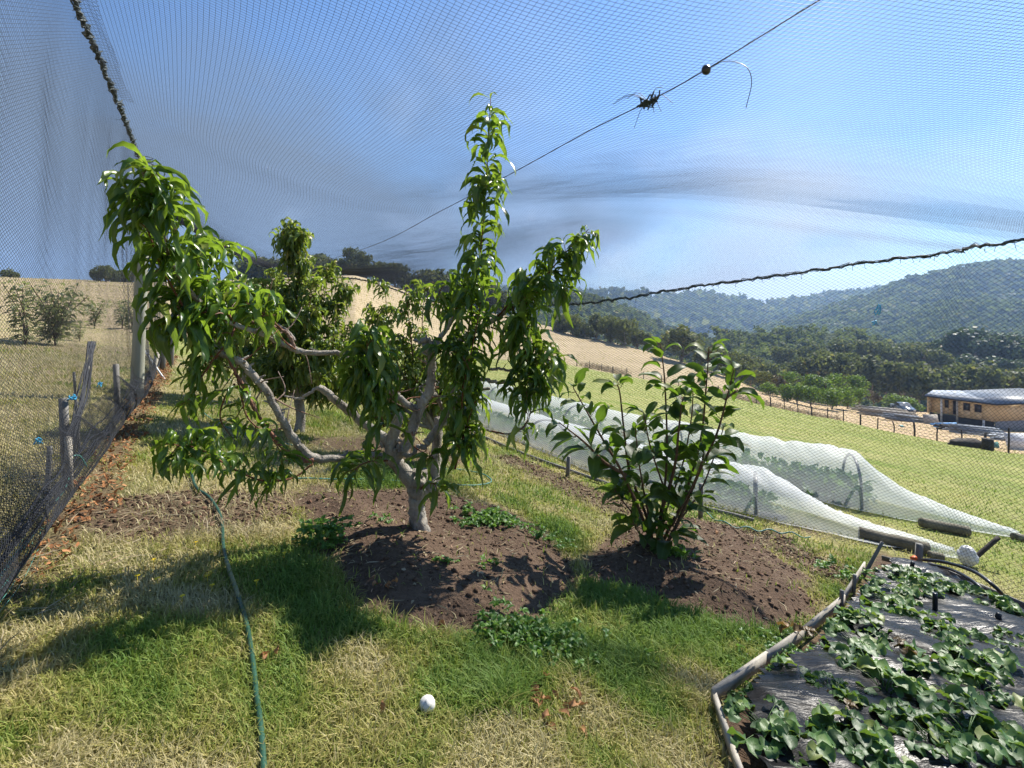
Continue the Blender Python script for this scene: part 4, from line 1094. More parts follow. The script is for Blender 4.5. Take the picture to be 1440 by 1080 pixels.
back_peach((420, 607), [(410, 308, -.1), (411, 318, -.08), (406, 335, -.1), (462, 372, .1), (440, 395, -.3), (486, 400, .2), (395, 400, .2), (365, 430, 0), (470, 470, -.3), (380, 520, -.2), (440, 480, -.4), (400, 470, -.35), (345, 480, 0), (490, 455, .3), (420, 420, .3), (380, 380, .4), (455, 530, -.2), (370, 400, -.2), (500, 500, .1)], 4.8, 'leafy peach tree with one tall shoot standing behind the gnarled one', L=.14, dens=120)
back_peach((613, 648), [(541, 396, .1), (570, 402, 0), (516, 425, .2), (600, 470, -.2), (560, 470, -.1), (640, 470, .1), (530, 500, .1), (625, 520, -.2), (655, 500, .2), (580, 520, -.3), (598, 400, .1), (545, 560, 0), (670, 540, .1)], 4.4, 'thin pale peach tree seen between the limbs of the large gnarled one', L=.125, dens=75)
back_peach((345, 565), [(320, 395, .2), (345, 390, 0), (375, 410, 0), (300, 430, .2), (330, 470, -.1), (385, 460, .1), (360, 430, -.2), (310, 500, .1), (395, 440, .3), (280, 400, .2)], 7, 'farthest peach tree hidden behind the leafy one at the back of the fence row', L=.15, dens=60)

# ------------------------------------------------------------------ broad leaved shrub
bs = GF(922, 784); Yp = bs[1]
ps = thing('broadleaf_shrub', bs, 'young broad leaved fruit tree with several upright stems on the brown soil mound', 'tree')
st_m = MB(); lv = MB()
stems = [[(922, 788), (928, 735), (933, 700), (938, 635), (935, 540), (929, 484)], [(922, 788), (940, 745), (962, 700), (985, 620), (993, 545, .05), (997, 488, .06)],
         [(924, 786), (950, 742, -.05), (985, 660, -.08), (1008, 610, -.1), (1022, 560, -.1), (1032, 520, -.1)], [(920, 786), (906, 735, -.05), (875, 665, -.1), (850, 622, -.14), (827, 582, -.16), (806, 545, -.18)],
         [(921, 786), (912, 735, .05), (886, 665, .06), (878, 610, .08), (872, 555, .1), (868, 540, .1)], [(880, 668, -.08), (850, 650, -.14), (822, 622, -.2), (786, 594, -.22)],
         [(930, 720, -.02), (948, 660, -.1), (955, 600, -.14), (960, 560, -.15)],
         [(920, 780), (905, 760, -.05), (890, 735, -.1)], [(924, 780), (938, 762, -.08), (945, 745, -.12)], [(1020, 562, -.1), (1032, 552, -.05), (1042, 548, 0)], [(950, 740, .1), (985, 690, .15), (1005, 640, .18), (1018, 600, .18)], [(905, 740, .0), (880, 710, -.06), (865, 690, -.1)], [(928, 740, .05), (958, 660, .1), (972, 590, .12), (975, 540, .12)], [(915, 740, 0), (900, 660, -.05), (893, 600, -.05)], [(945, 740, -.08), (975, 680, -.12), (990, 640, -.14)], [(935, 690, .0), (915, 630, -.1), (905, 580, -.12)]]
for i, s in enumerate(stems):
    p = spline(px3(s, Yp), 6); tube(st_m, p, np.linspace(.011 if i < 7 else .006, .0028, len(p)), 7, tint=.15)
    ln = np.linalg.norm(np.diff(p, axis=0), axis=1).sum(); n = max(7, int(ln * 24))
    s0 = .15 if i < 7 else .15
    b, T, sv = along(p, n); b = np.vstack([b, p[-1:], p[-1:], p[-2:-1], p[-3:-2]]); T = np.vstack([T, np.repeat(T[-1:], 4, 0)]); sv = np.append(sv, [1, 1, .98, .96]); k = sv > s0; b, T, sv = b[k], T[k], sv[k]
    o = perp(T); o[:, 1] *= .8; o = norm(o); pet = b + o * .022 + T * .01
    for q in range(len(b)): tube(st_m, np.array([b[q], pet[q]]), .0018, 4, tint=.4, caps=False)
    sz = R.uniform(.7, 1.2, len(b)) * (1 - .3 * np.clip((sv - .85) / .15, 0, 1))
    leaves(lv, pet, norm(o + T * .7), .15 * sz, .07 * sz, R.uniform(.2, .95, len(b)), wave=.05, fold=.35, shape='ovate', nseg=7, tint=np.clip(R.normal(.38, .25, len(b)) + .4 * (sv > .85), 0, 1), curl=.1)
n = 34; b = bs + np.stack([R.normal(0, .045, n), R.normal(0, .045, n), R.uniform(.06, .30, n)], -1); o = norm(np.stack([R.normal(size=n), R.normal(size=n), R.normal(0, .3, n)], -1))
leaves(lv, b + o * .03, o, R.uniform(.08, .13, n), R.uniform(.03, .045, n), R.uniform(.7, 1.2, n), wave=.08, shape='ovate', tint=R.uniform(0, .5, n), curl=.2)
st_m.build('stems', M['twig'], ps); lv.build('foliage', M['persim'], ps)

# ------------------------------------------------------------------ saplings beyond the net wall
def sapling(px, pyb, pyt, wpx, n, label, d=None):
    g = G(px, pyb); y = g[1]; root = thing('sapling', g, label, 'tree', None)
    h = (pyb - pyt) / F * y; wv = wpx / F * y
    t = MB(); l = MB()
    for k in range(n):
        a = R.uniform(0, 6.28); e = g + np.array([math.cos(a) * wv * R.uniform(.15, .5), math.sin(a) * wv * .4, h * R.uniform(.65, 1)])
        p = spline([g, g + [(e[0] - g[0]) * .2, 0, h * .35], e], 5); tube(t, p, np.linspace(.03, .008, len(p)) * h / 2.2, 5)
        b, T, s = along(p, 52); q = s > .08; b, T = b[q], T[q]; o = perp(T)
        b = b + o * R.uniform(0, .16, (len(b), 1)) * wv
        leaves(l, b, norm(o + T * .3), R.uniform(.13, .22, len(b)) * h / 1.3, R.uniform(.05, .075, len(b)) * h / 1.3, R.uniform(.5, 1.1, len(b)), nseg=3, curl=.2)
    t.build('stems', M['twig'], root); l.build('foliage', M['sapling'], root)
sapling(78, 486, 400, 84, 13, 'bushiest pale green young fruit tree outside the net wall on a grass strip')
sapling(36, 486, 388, 60, 4, 'lanky leaning young tree at the outer edge of the bushiest one')
sapling(112, 480, 446, 26, 4, 'small thin sapling just behind the bushiest young tree')
sapling(133, 462, 420, 34, 7, 'middle sized young tree in the row beyond the bushiest one')
sapling(172, 462, 412, 26, 4, 'sparse upright young tree nearest the tall pale post')
sapling(186, 468, 414, 26, 4, 'sparse sapling partly hidden by the tall pale post')

# ------------------------------------------------------------------ white mesh tunnels over vegetable rows
def tunnel(name, ridge, fb, label, hw, seed, ribs, plants, parts_label):
    """ridge, fb: photo points of the ridge and of the near ground edge; true section is an arch"""
    F0 = np.array([G(*p) for p in fb]); Fb = spline(F0, 16); n = len(Fb)
    T = norm(np.gradient(Fb[:, :2], axis=0)); nrm = np.stack([-T[:, 1], T[:, 0]], -1); nrm = np.where((nrm[:, 1] < 0)[:, None], -nrm, nrm)
    s = np.linspace(0, 1, n)
    hs = np.interp(s, [a for a, *_ in ridge], [b for _, b, *_ in ridge]); ws = np.interp(s, [a for a, *_ in ridge], [c for *_, c in ridge])
    th = np.linspace(0, np.pi, 26); rows = []
    for i in range(n):
        c = Fb[i, :2] + nrm[i] * ws[i]
        x = c[0] - nrm[i, 0] * np.cos(th) * ws[i]; y = c[1] - nrm[i, 1] * np.cos(th) * ws[i]
        z = hz(x, y) + hs[i] * np.sin(th) ** .75 + .012
        z += .05 * hs[i] * (fbm(s[i] * 26 + 0 * th, th * 2.2, seed) - .5) * np.sin(th) * 2
        z += .045 * np.sin(th) * (1 - np.abs(2 * fbm(s[i] * 34 + th * 1.4, th * 1.1 + s[i] * 12, seed + 7) - 1)) ** 2.5 * sstep(.0, .9, s[i])
        sp_ = .025 * (fbm(s[i] * 40 + 0 * th, th * 3, seed + 2) - .5) * np.sin(th)
        rows.append(np.stack([x + nrm[i, 0] * sp_, y + nrm[i, 1] * sp_, z], -1))
    V = np.array(rows); idx = np.arange(n * 26).reshape(n, 26)
    Q = np.stack([idx[:-1, :-1], idx[1:, :-1], idx[1:, 1:], idx[:-1, 1:]], -1).reshape(-1, 4)
    root = thing(name, Fb[n // 2], label, 'garden tunnel')
    mb = MB(); mb.add(V, Q)
    # hem lying on the ground along the near edge
    e = Fb.copy(); o2 = Fb[:, :2] - nrm * .10 * (.6 + .8 * fbm(s * 30, s * 0, seed + 5))[:, None]
    e2 = np.column_stack([o2, hz(o2[:, 0], o2[:, 1]) + .018]); v0 = V[:, 0]
    mb.add(np.stack([v0, e2], 1), np.stack([np.arange(n - 1) * 2, np.arange(n - 1) * 2 + 1, np.arange(n - 1) * 2 + 3, np.arange(n - 1) * 2 + 2], -1))
    mb.build('mesh_cover', M['mesh'], root)
    hb = MB()
    for sv in ribs:
        i = int(sv * (n - 1)); c = Fb[i, :2] + nrm[i] * ws[i]; tt = np.linspace(0, np.pi, 24)
        x = c[0] - nrm[i, 0] * np.cos(tt) * ws[i] * .96; y = c[1] - nrm[i, 1] * np.cos(tt) * ws[i] * .96
        h1 = MB(); tube(h1, np.stack([x, y, hz(x, y) + (hs[i] - .012) * np.sin(tt) ** .75], -1), .013, 8); h1.build('hoop', M['blackplastic'], root)
    return root, Fb, nrm, ws, hs
def veg(row, s0, s1, n, label, size):
    Fb, nrm, ws, hs = row; m = len(Fb)
    l = MB(); base = None
    for k in range(n):
        i = int(np.clip(R.uniform(s0, s1) * (m - 1), 0, m - 1)); c = Fb[i, :2] + nrm[i] * ws[i] * R.uniform(.6, 1.4)
        b = np.array([c[0], c[1], H(*c)]); base = b if base is None else base
        q = 12; d = norm(np.stack([R.normal(size=q), R.normal(size=q), R.uniform(.3, 1.4, q)], -1)); hh = min(size, hs[i] * .6)
        leaves(l, b + d * hh * R.uniform(.2, .8, (q, 1)), d, hh * .42, hh * .26, .8, shape='ovate', nseg=4)
    o = l.build('vegetable_row', M['weed'], origin=base); tag(o, label, 'vegetables')
r1 = tunnel('mesh_tunnel', [(0, .30, .3), (.35, .30, .3), (.66, .31, .32), (.74, .31, .33), (.84, .12, .26), (.92, .05, .16), (1, .015, .04)],
            [(560, 548), (620, 575), (700, 608), (780, 640), (860, 672), (985, 706), (1090, 732), (1205, 758), (1345, 784)], 'nearer low tunnel of white garden mesh over a vegetable row', .4, 201, [.15, .32, .48, .72], 0, '')
veg(r1[1:], .05, .62, 110, 'leafy green vegetable row under the nearer white mesh tunnel', .3)
veg(r1[1:], .62, .74, 26, 'mixed flowering greens at the open end of the nearer mesh tunnel', .26)
r2 = tunnel('mesh_tunnel', [(0, .36, .34), (.4, .4, .38), (.7, .49, .46), (.78, .49, .47), (.88, .2, .36), (.95, .07, .18), (1, .015, .04)],
            [(600, 535), (680, 566), (760, 592), (850, 622), (985, 656), (1090, 688), (1200, 716), (1300, 735), (1438, 758)], 'farther taller tunnel of white garden mesh beside the green paddock', .5, 211, [.14, .3, .46, .77], 0, '')
veg(r2[1:], .05, .6, 90, 'leafy green vegetable row under the farther white mesh tunnel', .35)
veg(r2[1:], .6, .76, 60, 'bushy bean like greens near the end hoop of the farther mesh tunnel', .36)
def logt(px0, py0, px1, py1, r, label):
    a = G(px0, py0); b = G(px1, py1); a[2] += r; b[2] += r; c = (a + b) / 2
    mb = MB(); n = 10; tube(mb, a + (b - a) * np.linspace(0, 1, n)[:, None], r * (1 + .04 * R.normal(size=n)), 14, wob=.02)
    o = mb.build('log', M['log'], origin=c); tag(o, label, 'log')
logt(1208, 757, 1306, 781, .045, 'longest weathered pole log pinning the end of the nearer mesh tunnel')
logt(1294, 741, 1362, 754, .042, 'mid sized weathered log pinning the hem of the farther mesh tunnel')
logt(1425, 759, 1470, 765, .03, 'short log end lying at the tip of the farther mesh tunnel')
logt(1306, 785, 1326, 789, .026, 'short reddish log end beyond the longest weathered log')
logt(1070, 726, 1106, 732, .02, 'thin dark batten lying on the hem of the nearer mesh tunnel')
# edging board and pipe along the tunnel
mb = MB(); e = [G(*p) for p in [(640, 598), (720, 634), (800, 664), (900, 697), (1010, 722), (1060, 735)]]
p = spline(e, 6); tube(mb, p + [0, 0, .02], .016, 6); o = mb.build('edging_pole', M['wood']); tag(o, 'long grey edging pole lying along the row of white tunnels', 'pole')
mb = MB(); e = [G(*p) for p in [(985, 720), (1020, 740), (1060, 748), (1100, 752), (1140, 760)]]
p = spline(e, 8); p[:, 2] += .02 + .012 * np.sin(np.arange(len(p))); tube(mb, p, .005, 5); o = mb.build('teal_cord', M['tealtwine']); tag(o, 'teal cord lying on the ground behind the brown mound', 'cord')
# ------------------------------------------------------------------ strawberry bed
def board(pts, h, th, label, name='edging_board', mat=None):
    mb = MB(); g = [GF(*p) for p in pts]
    for a, b in zip(g[:-1], g[1:]):
        a = a + [0, 0, h * .42 + .01]; b = b + [0, 0, h * .42 + .01]; beam(mb, a, b, th * .5, h * .5)
    o = mb.build(name, mat or M['plank'], origin=g[0], smooth=False); tag(o, label, 'board'); return o
board([(1216, 806), (1184, 858)], .09, .018, 'far grey edging board of the strawberry bed leaning outward')
board([(1187, 856), (1130, 904), (1076, 946)], .09, .022, 'middle grey edging board on the lawn side of the strawberry bed')
board([(1078, 944), (1002, 1000)], .09, .022, 'nearest lawn side edging board of the strawberry bed')
board([(1004, 996), (1030, 1075), (1050, 1130)], .07, .024, 'short end board at the lower corner of the strawberry bed')
board([(1240, 792), (1300, 812)], .06, .02, 'dark far edging board beside the hoops of the strawberry bed', mat=M['wood'])
board([(1306, 806), (1370, 835), (1445, 868), (1560, 920)], .09, .022, 'long dark back board of the strawberry bed under the net wall', mat=M['wood'])
# film
gx = np.linspace(.4, 4.6, 150); gy = np.linspace(.5, 4.2, 150)
X2, Y2 = np.meshgrid(gx, gy, indexing='ij'); dB = sdf(BED, X2, Y2)
FILM = gpoly([(1250, 800), (1200, 850), (1165, 892), (1130, 930), (1080, 960), (1040, 1010), (1060, 1110), (1120, 1500), (2000, 1500), (1880, 1000), (1440, 880), (1330, 822), (1290, 806)])
dF = sdf(FILM, X2, Y2) + .05 * (fbm(X2 * 4, Y2 * 4, 302) - .5)
wr = X2 * .6 + Y2 * .8
ridged = 1 - np.abs(2 * fbm(wr * 5 + fbm(X2 * 2, Y2 * 2, 304), (X2 * .8 - Y2 * .6) * 1.3, 305) - 1)
Z2 = hfull(X2.ravel(), Y2.ravel()).reshape(X2.shape) + .012 + .05 * ridged ** 2.2 * .9 + .05 * fbm(X2 * 2.2, Y2 * 2.2, 307) + .012 * fbm(X2 * 14, Y2 * 14, 306)
idx = np.arange(150 * 150).reshape(150, 150); ok = dF > 0
Q = np.stack([idx[:-1, :-1], idx[1:, :-1], idx[1:, 1:], idx[:-1, 1:]], -1).reshape(-1, 4)
okq = ok.ravel()[Q].all(1)
mb = MB(); mb.add(np.stack([X2, Y2, Z2], -1), Q[okq]); o = mb.build('mulch_film', M['film']); tag(o, 'wrinkled shiny black plastic film laid over the strawberry bed', 'plastic film')
def film_z(x, y): return HF(x, y) + .05
def straw_proto(seed, nl, red=False):
    root = thing('strawberry_plant', (0, 0, 0), 'strawberry plant', 'strawberry plant', None)
    l = MB(); s = MB()
    for k in range(nl):
        a = R.uniform(0, 6.28); rad = R.uniform(.02, .15); h = R.uniform(.04, .10) - rad * .25
        c = np.array([math.cos(a) * rad, math.sin(a) * rad, max(h, .035)])
        tube(s, spline([(0, 0, 0), (c[0] * .35, c[1] * .35, c[2] * .8), c], 4), .0022, 4, tint=.3, caps=False)
        f = np.array([math.cos(a), math.sin(a), .12]); sd_ = np.array([-math.sin(a), math.cos(a), .05])
        dirs = [f, f * .25 + sd_, f * .25 - sd_]; sz = R.uniform(.045, .082)
        leaves(l, np.array([c] * 3), np.array(dirs), sz, sz * .9, R.uniform(.25, .7), wave=.12, fold=R.uniform(.15, .6), shape='round', nseg=6, tint=np.clip(R.normal(.45, .25) + .12 * R.normal(size=3), 0, 1), curl=.2)
    s.build('stalks', M['weed'], root); l.build('leaves', M['red_leaf'] if red else M['straw_leaf'], root)
    return root
SP = [straw_proto(k, n) for k, n in enumerate([11, 13, 15, 9])]; SR = straw_proto(9, 3, True)
usp = set()
def put_straw(px, py, v, sc_, label, group, proto=None):
    g = G(px, py); x, y = g[0], g[1]; p = proto or SP[v]
    loc = (x, y, film_z(x, y)); rz = R.uniform(0, 6.28)
    if p.name not in usp:
        usp.add(p.name); p.location = loc; p.rotation_euler = (0, 0, rz); p.scale = (sc_,) * 3; p['label'] = label
        if group: p['group'] = group
    else: dup(p, loc, rz, sc_, label, group)
near = [(1110, 985), (1075, 1060), (1165, 1010), (1200, 1045), (1220, 975), (1245, 1010), (1270, 1060), (1300, 990), (1330, 1040), (1345, 975), (1380, 1010), (1400, 1060), (1130, 1090), (1215, 1095), (1310, 1095), (1430, 1020), (1180, 1080), (1375, 960), (1360, 1085)]
for i, (px, py) in enumerate(near): put_straw(px, py, i % 4, R.uniform(.58, .85), 'dense leafy strawberry plant in the crowded near half of the bed', 'strawberry plants in the near half of the bed')
mid = [(1215, 900), (1205, 938), (1310, 905), (1345, 920), (1280, 900), (1250, 870), (1325, 930), (1210, 905)]
for i, (px, py) in enumerate(mid): put_straw(px, py, i % 4, R.uniform(.6, .75), 'strawberry plant along the middle of the black film', 'strawberry plants along the middle of the film')
far_ = [(1280, 836), (1262, 856), (1300, 852), (1352, 857), (1330, 848), (1395, 872), (1425, 935), (1420, 880), (1270, 828)]
for i, (px, py) in enumerate(far_): put_straw(px, py, i % 4, R.uniform(.55, .75), 'small strawberry plant at the hoop end of the black film', 'strawberry plants at the hoop end')
put_straw(1132, 918, 0, .6, 'reddish yellow strawberry leaves standing by the lawn side board', None, SR)
put_straw(1275, 945, 0, .6, 'bronze tinged strawberry leaves in the middle of the green plants', None, SR)
put_straw(1185, 1040, 0, .55, 'red brown strawberry leaves among the nearest plants', None, SR)
put_straw(1288, 860, 0, .55, 'pinkish red strawberry leaves near the far black peg', None, SR)
for (a, b, r, lab) in [((1279, 818), (1284, 802), .011, 'black peg standing beside the hoop foot'), ((1315, 878), (1315, 846), .011, 'tallest black peg, among the far strawberry plants'), ((1294, 902), (1294, 878), .011, 'black peg in the middle of the film'),
                       ((1398, 896), (1405, 874), .012, 'slanting black peg near the back board'), ((1372, 1004), (1392, 970), .013, 'leaning black peg among the near strawberry plants'), ((1228, 1040), (1230, 1004), .012, 'black peg half hidden in the nearest leaves'), ((1405, 870), (1407, 850), .01, 'short black peg by the back board')]:
    g = G(*a); g[2] = film_z(g[0], g[1]) - .03
    b = (b[0], b[1] - 12)
    post('garden_peg', *a, *b, r, r, M['blackplastic'], lab, 'peg', base=g)
post('edging_peg', 1200, 838, 1202, 808, .010, .009, M['wood'], 'upper wooden peg bracing the far edging board', 'peg')
post('edging_peg', 1182, 862, 1184, 830, .010, .009, M['wood'], 'lower wooden peg bracing the far edging board', 'peg')
def arc(pts, r, label, mat=None, name='hoop_pipe'):
    mb = MB(); p = spline([P(*q) for q in pts], 8); tube(mb, p, r, 8); o = mb.build(name, mat or M['blackplastic'], origin=p[0]); tag(o, label, 'pipe')
yA, yB = GF(1300, 806)[1], GF(1438, 868)[1]
arc([(1297, 787, yA), (1330, 791, yA - .15), (1370, 804, yA - .35), (1400, 826, yA - .5), (1420, 848, yB + .05), (1436, 868, yB)], .010, 'upper black poly pipe hoop arching over the far end of the bed')
arc([(1302, 793, yA - .05), (1335, 800, yA - .2), (1365, 815, yA - .4), (1385, 834, yA - .5), (1394, 856, yB + .1)], .009, 'lower black poly pipe hoop arching over the far end of the bed')
arc([(1286, 790, yA), (1290, 805, yA - .1), (1297, 822, yA - .2)], .010, 'straight grey pipe leg leaning off the corner post', M['greygear'])
arc([(1284, 793, yA), (1272, 800, yA - .05), (1266, 812, yA - .1)], .008, 'short curved pipe end beside the straight pipe leg', M['greygear'])
mb = MB(); c = P(1285, 785, yA); box(mb, c, (.016, 0, .006), (0, .01, 0), (-.003, 0, .009)); tube(mb, [c + [-.02, 0, .006], c + [.02, 0, -.004]], .005, 6); tube(mb, [c, c + [.012, 0, -.02]], .006, 6)
o = mb.build('pipe_clip', M['orange'], origin=c); tag(o, 'small orange plastic clip at the top of the corner post', 'clip')
# bagged stake
g = GF(1358, 795); bgm = MB()
n = 22; ph, th = np.meshgrid(np.linspace(0, np.pi, n), np.linspace(0, 2 * np.pi, n, endpoint=False), indexing='ij')
rr = .06 * (1 + .5 * (fbm(ph * 3, np.cos(th) * 2 + 5, 401) - .5) + .35 * (fbm(ph * 7, np.sin(th) * 5 + 9, 402) - .5))
V = np.stack([rr * np.sin(ph) * np.cos(th), rr * np.sin(ph) * np.sin(th), rr * 1.15 * np.cos(ph)], -1) + P(1360, 782, g[1])
idx = np.arange(n * n).reshape(n, n); j = np.roll(idx, -1, 1); Q = np.stack([idx[:-1], idx[1:], j[1:], j[:-1]], -1).reshape(-1, 4)
bgm.add(V.reshape(-1, 3), Q); o = bgm.build('plastic_bag', M['bag'], origin=P(1360, 782, g[1])); tag(o, 'crumpled white plastic bag tied on the dark stake beyond the bed', 'bag')
post('bag_stake', 1350, 795, 1404, 756, .016, .015, M['darkpost'], 'dark stake leaning out of the white plastic bag', 'stake', d1=g[1] + .05, base=g)

# ------------------------------------------------------------------ hoses
def hose(pts, r, label, mat, lift=.0, name='garden_hose'):
    p = spline(np.array([GF(*q) for q in pts]), 10); 
    p[:, 2] = hfull(p[:, 0], p[:, 1]) + r + lift + .012
    if len(pts) > 6: p[:4, 2] += np.linspace(.03, 0, 4)
    mb = MB(); tube(mb, p, r, 10); o = mb.build(name, mat); tag(o, label, 'hose'); return p
hp = hose([(268, 668), (276, 690), (296, 706), (311, 735), (314, 775), (321, 805), (333, 840), (345, 880), (354, 930), (360, 985), (366, 1030), (370, 1085), (372, 1150)], .0078, 'dark green garden hose snaking over the lawn towards the viewer', M['hose'])
mb = MB(); k = (hp[:, 1] < GF(318, 795)[1]) & (hp[:, 1] > GF(335, 850)[1]); q = hp[k].copy(); q[:, 2] += .0012; 
if len(q) > 3:
    tube(mb, q, .0081, 10); o = mb.build('faded_stretch', M['hosetan'], origin=q[0]); 
    ho = [b for b in bpy.data.objects if b.name.startswith('garden_hose')][0]; o.parent = ho; o.location = q[0] - np.array(ho.location)
hose([(395, 676), (440, 677), (500, 678), (560, 680), (610, 683), (650, 686), (682, 685), (691, 679), (680, 669), (650, 662), (620, 662)], .005, 'teal hose looping on the grass behind the large gnarled tree', M['tealtwine'])
hose([(285, 580), (300, 592), (330, 606), (370, 618), (430, 632)], .0045, 'thin teal hose crossing the shaded lawn near the fence', M['tealtwine'])

# ------------------------------------------------------------------ paddock fence
fr = thing('paddock_fence', G(1186, 593), 'wire paddock fence with dark posts along the foot of the dry slope', 'fence')
fp = [(640, 492), (690, 498), (740, 505), (811, 516), (829, 519), (846, 522), (862, 526), (882, 530), (905, 533), (930, 538), (955, 543), (985, 550), (1010, 556), (1035, 562), (1064, 568), (1084, 572), (1103, 576), (1122, 580), (1142, 585), (1164, 589), (1186, 593), (1210, 598), (1234, 603), (1257, 607), (1286, 613), (1318, 620), (1352, 626), (1385, 631), (1418, 637), (1460, 646)]
tops = []; fd_ = []
for i, (px, py) in enumerate(fp):
    d = float(fence_d(px)); x = (px - CX) / F * d; b = np.array([x, d, H(x, d)])
    hgt = 1.15 * R.uniform(.85, 1.12) * (1.25 if px > 1400 else 1)
    mb = MB(); r = .05 if i % 3 else .075
    tube(mb, np.array([b - [0, 0, .3], b + [R.normal() * .03, 0, hgt * .5], b + [R.normal() * .05, 0, hgt]]), r, 7); mb.build('fence_post', M['darkpost'], fr)
    tops.append(b)
for hh in (.95, .7, .45, .2):
    mb = MB(); tube(mb, np.array([t + [0, 0, hh] for t in tops]), .012, 4); mb.build('wire_strand', M['wire'], fr)
# dead weeds heaped along the fence
wb = MB()
for k in range(420):
    px = R.choice([R.uniform(820, 880), R.uniform(1000, 1080), R.uniform(1060, 1180)]); d = float(fence_d(px)) + R.uniform(.3, 4); x = (px - CX) / F * d
    b = np.array([x, d, H(x, d)]) + R.normal(size=(7, 3)) * [.4, .3, .1]; dd = norm(R.normal(size=(7, 3)) + [0, 0, 1.0]); leaves(wb, b, dd, .7, .09, .8, nseg=3)
o = wb.build('dead_weeds', M['strawm']); tag(o, 'tangled dead brown weeds along the far side of the paddock fence', 'weeds', kind='stuff')

# ------------------------------------------------------------------ house
def hp_(px, d, py): return P(px, py, d)
K0 = P(1397, 593, 66); KL = P(1306, 577, 71.5); KR = P(1530, 596, 68.5)
base_z = K0[2]
hs_ = thing('house', (K0[0], K0[1], H(K0[0], K0[1])), 'half built plywood clad house with a low blue grey metal roof', 'house')
wh = 2.3
def wall_panel(a, b, z0, z1, th, mat, name, openings=()):
    """wall from a to b with rectangular openings (s0,s1,h0,h1) left as holes"""
    a = np.array([a[0], a[1]]); b = np.array([b[0], b[1]]); L_ = np.linalg.norm(b - a); e = (b - a) / L_; n = np.array([e[1], -e[0]])
    if n @ a > 0: n = -n
    mb = MB()
    def pan(s0, s1, h0, h1):
        c = a + e * (s0 + s1) / 2 - n * th / 2
        box(mb, (c[0], c[1], (h0 + h1) / 2), (*(e * (s1 - s0) / 2), 0), (*(n * th / 2), 0), (0, 0, (h1 - h0) / 2))
    cur = 0
    for s0, s1, h0, h1 in sorted(openings):
        pan(cur, s0, z0, z1); pan(s0, s1, z0, h0); pan(s0, s1, h1, z1); cur = s1
    pan(cur, L_, z0, z1)
    o = mb.build(name, mat, hs_, smooth=False)
    for s0, s1, h0, h1 in openings:
        f = MB(); t = .07
        for (u0, u1, v0, v1) in ((s0, s0 + t, h0, h1), (s1 - t, s1, h0, h1), (s0 + t, s1 - t, h0, h0 + t), (s0 + t, s1 - t, h1 - t, h1)):
            c = a + e * (u0 + u1) / 2 + n * -.02; box(f, (c[0], c[1], (v0 + v1) / 2), (*(e * (u1 - u0) / 2), 0), (*(n * .05), 0), (0, 0, (v1 - v0) / 2))
        fo = f.build('window', M['frame'], hs_, smooth=False)
        g_ = MB(); c = a + e * (s0 + s1) / 2 - n * .06; box(g_, (c[0], c[1], (h0 + h1) / 2), (*(e * ((s1 - s0) / 2 - t)), 0), (*(n * .01), 0), (0, 0, (h1 - h0) / 2 - t))
        go = g_.build('pane', M['glass'], hs_, smooth=False); go.parent = fo; go.location = np.array(go.location) - np.array(fo.location)
    return e, n, L_
z0, z1 = base_z, base_z + wh
eL = KL[:2] - K0[:2]; LL = np.linalg.norm(eL); eL = eL / LL; nL = np.array([eL[1], -eL[0]]); nL = -nL if nL @ K0[:2] > 0 else nL
B0 = KL[:2] + eL * 0
mid_ = K0[:2] + eL * LL * .52
wall_panel(K0, np.array([*mid_, 0]), z0, z1, .2, M['ply'], 'wall', [(1.15, 1.85, z0 + .95, z0 + 2.0), (2.3, 3.0, z0 + 1.0, z0 + 2.0)])
rec = mid_ - nL * .9
wall_panel(np.array([*rec, 0]), np.array([*(KL[:2] - nL * .9), 0]), z0, z1, .2, M['ply'], 'recessed_wall', [(.35, .8, z0 + .1, z0 + 2.0), (1.25, 1.7, z0 + .9, z0 + 2.0)])
wall_panel(np.array([*mid_, 0]), np.array([*rec, 0]), z0, z1, .2, M['ply'], 'return_wall')
wall_panel(np.array([*KL[:2], 0]), np.array([*(KL[:2] - nL * 6), 0]), z0, z1, .2, M['ply'], 'end_wall')
wall_panel(K0, KR, z0, z1, .2, M['ply'], 'wall', [(5.4, 6.2, z0 + .9, z0 + 2.0)])
# underfloor
lo = z0 - 1.6
wall_panel(K0 + np.array([*(-nL * .3), 0]), np.array([*(KL[:2] - nL * .3), 0]), lo, z0 - .01, .2, M['dark'], 'underfloor_shade_panel')  # dark panel stands in for the shade under the raised floor
eR = norm(KR[:2] - K0[:2]); nR = np.array([eR[1], -eR[0]]); nR = -nR if nR @ K0[:2] > 0 else nR
wall_panel(K0 + np.array([*(eR * .4 + nR * .06), 0]), KR + np.array([*(nR * .06), 0]), lo, z0 - .02, .2, M['block'], 'block_base')
# roof: two low planes meeting over the corner
ov = .8
E1 = np.array([*(KL[:2] + eL * .4 + nL * ov * .4), z1 + .12]); E2 = np.array([*(K0[:2] + nL * ov * .6 + nR * ov * .6), z1 + .12]); E3 = np.array([*(KR[:2] + nR * ov), z1 + .12])
I1 = np.array([*(KL[:2] + eL * .8 - nL * 4.5), z1 + .3]); I2 = np.array([*(K0[:2] - nL * 4.5 - nR * 5.5), z1 + .36]); I3 = np.array([*(KR[:2] - nR * 8), z1 + .36])
rm = MB(); tk = np.array([0, 0, .16])
for qa in ((E1, E2, I2, I1), (E2, E3, I3, I2)):
    v = [p for p in qa] + [p - tk for p in qa]
    rm.add(v, [(0, 1, 2, 3), (7, 6, 5, 4), (0, 4, 5, 1), (1, 5, 6, 2), (2, 6, 7, 3), (3, 7, 4, 0)])
ro = rm.build('roof', M['roofm'], hs_, smooth=False)
rb_ = MB()
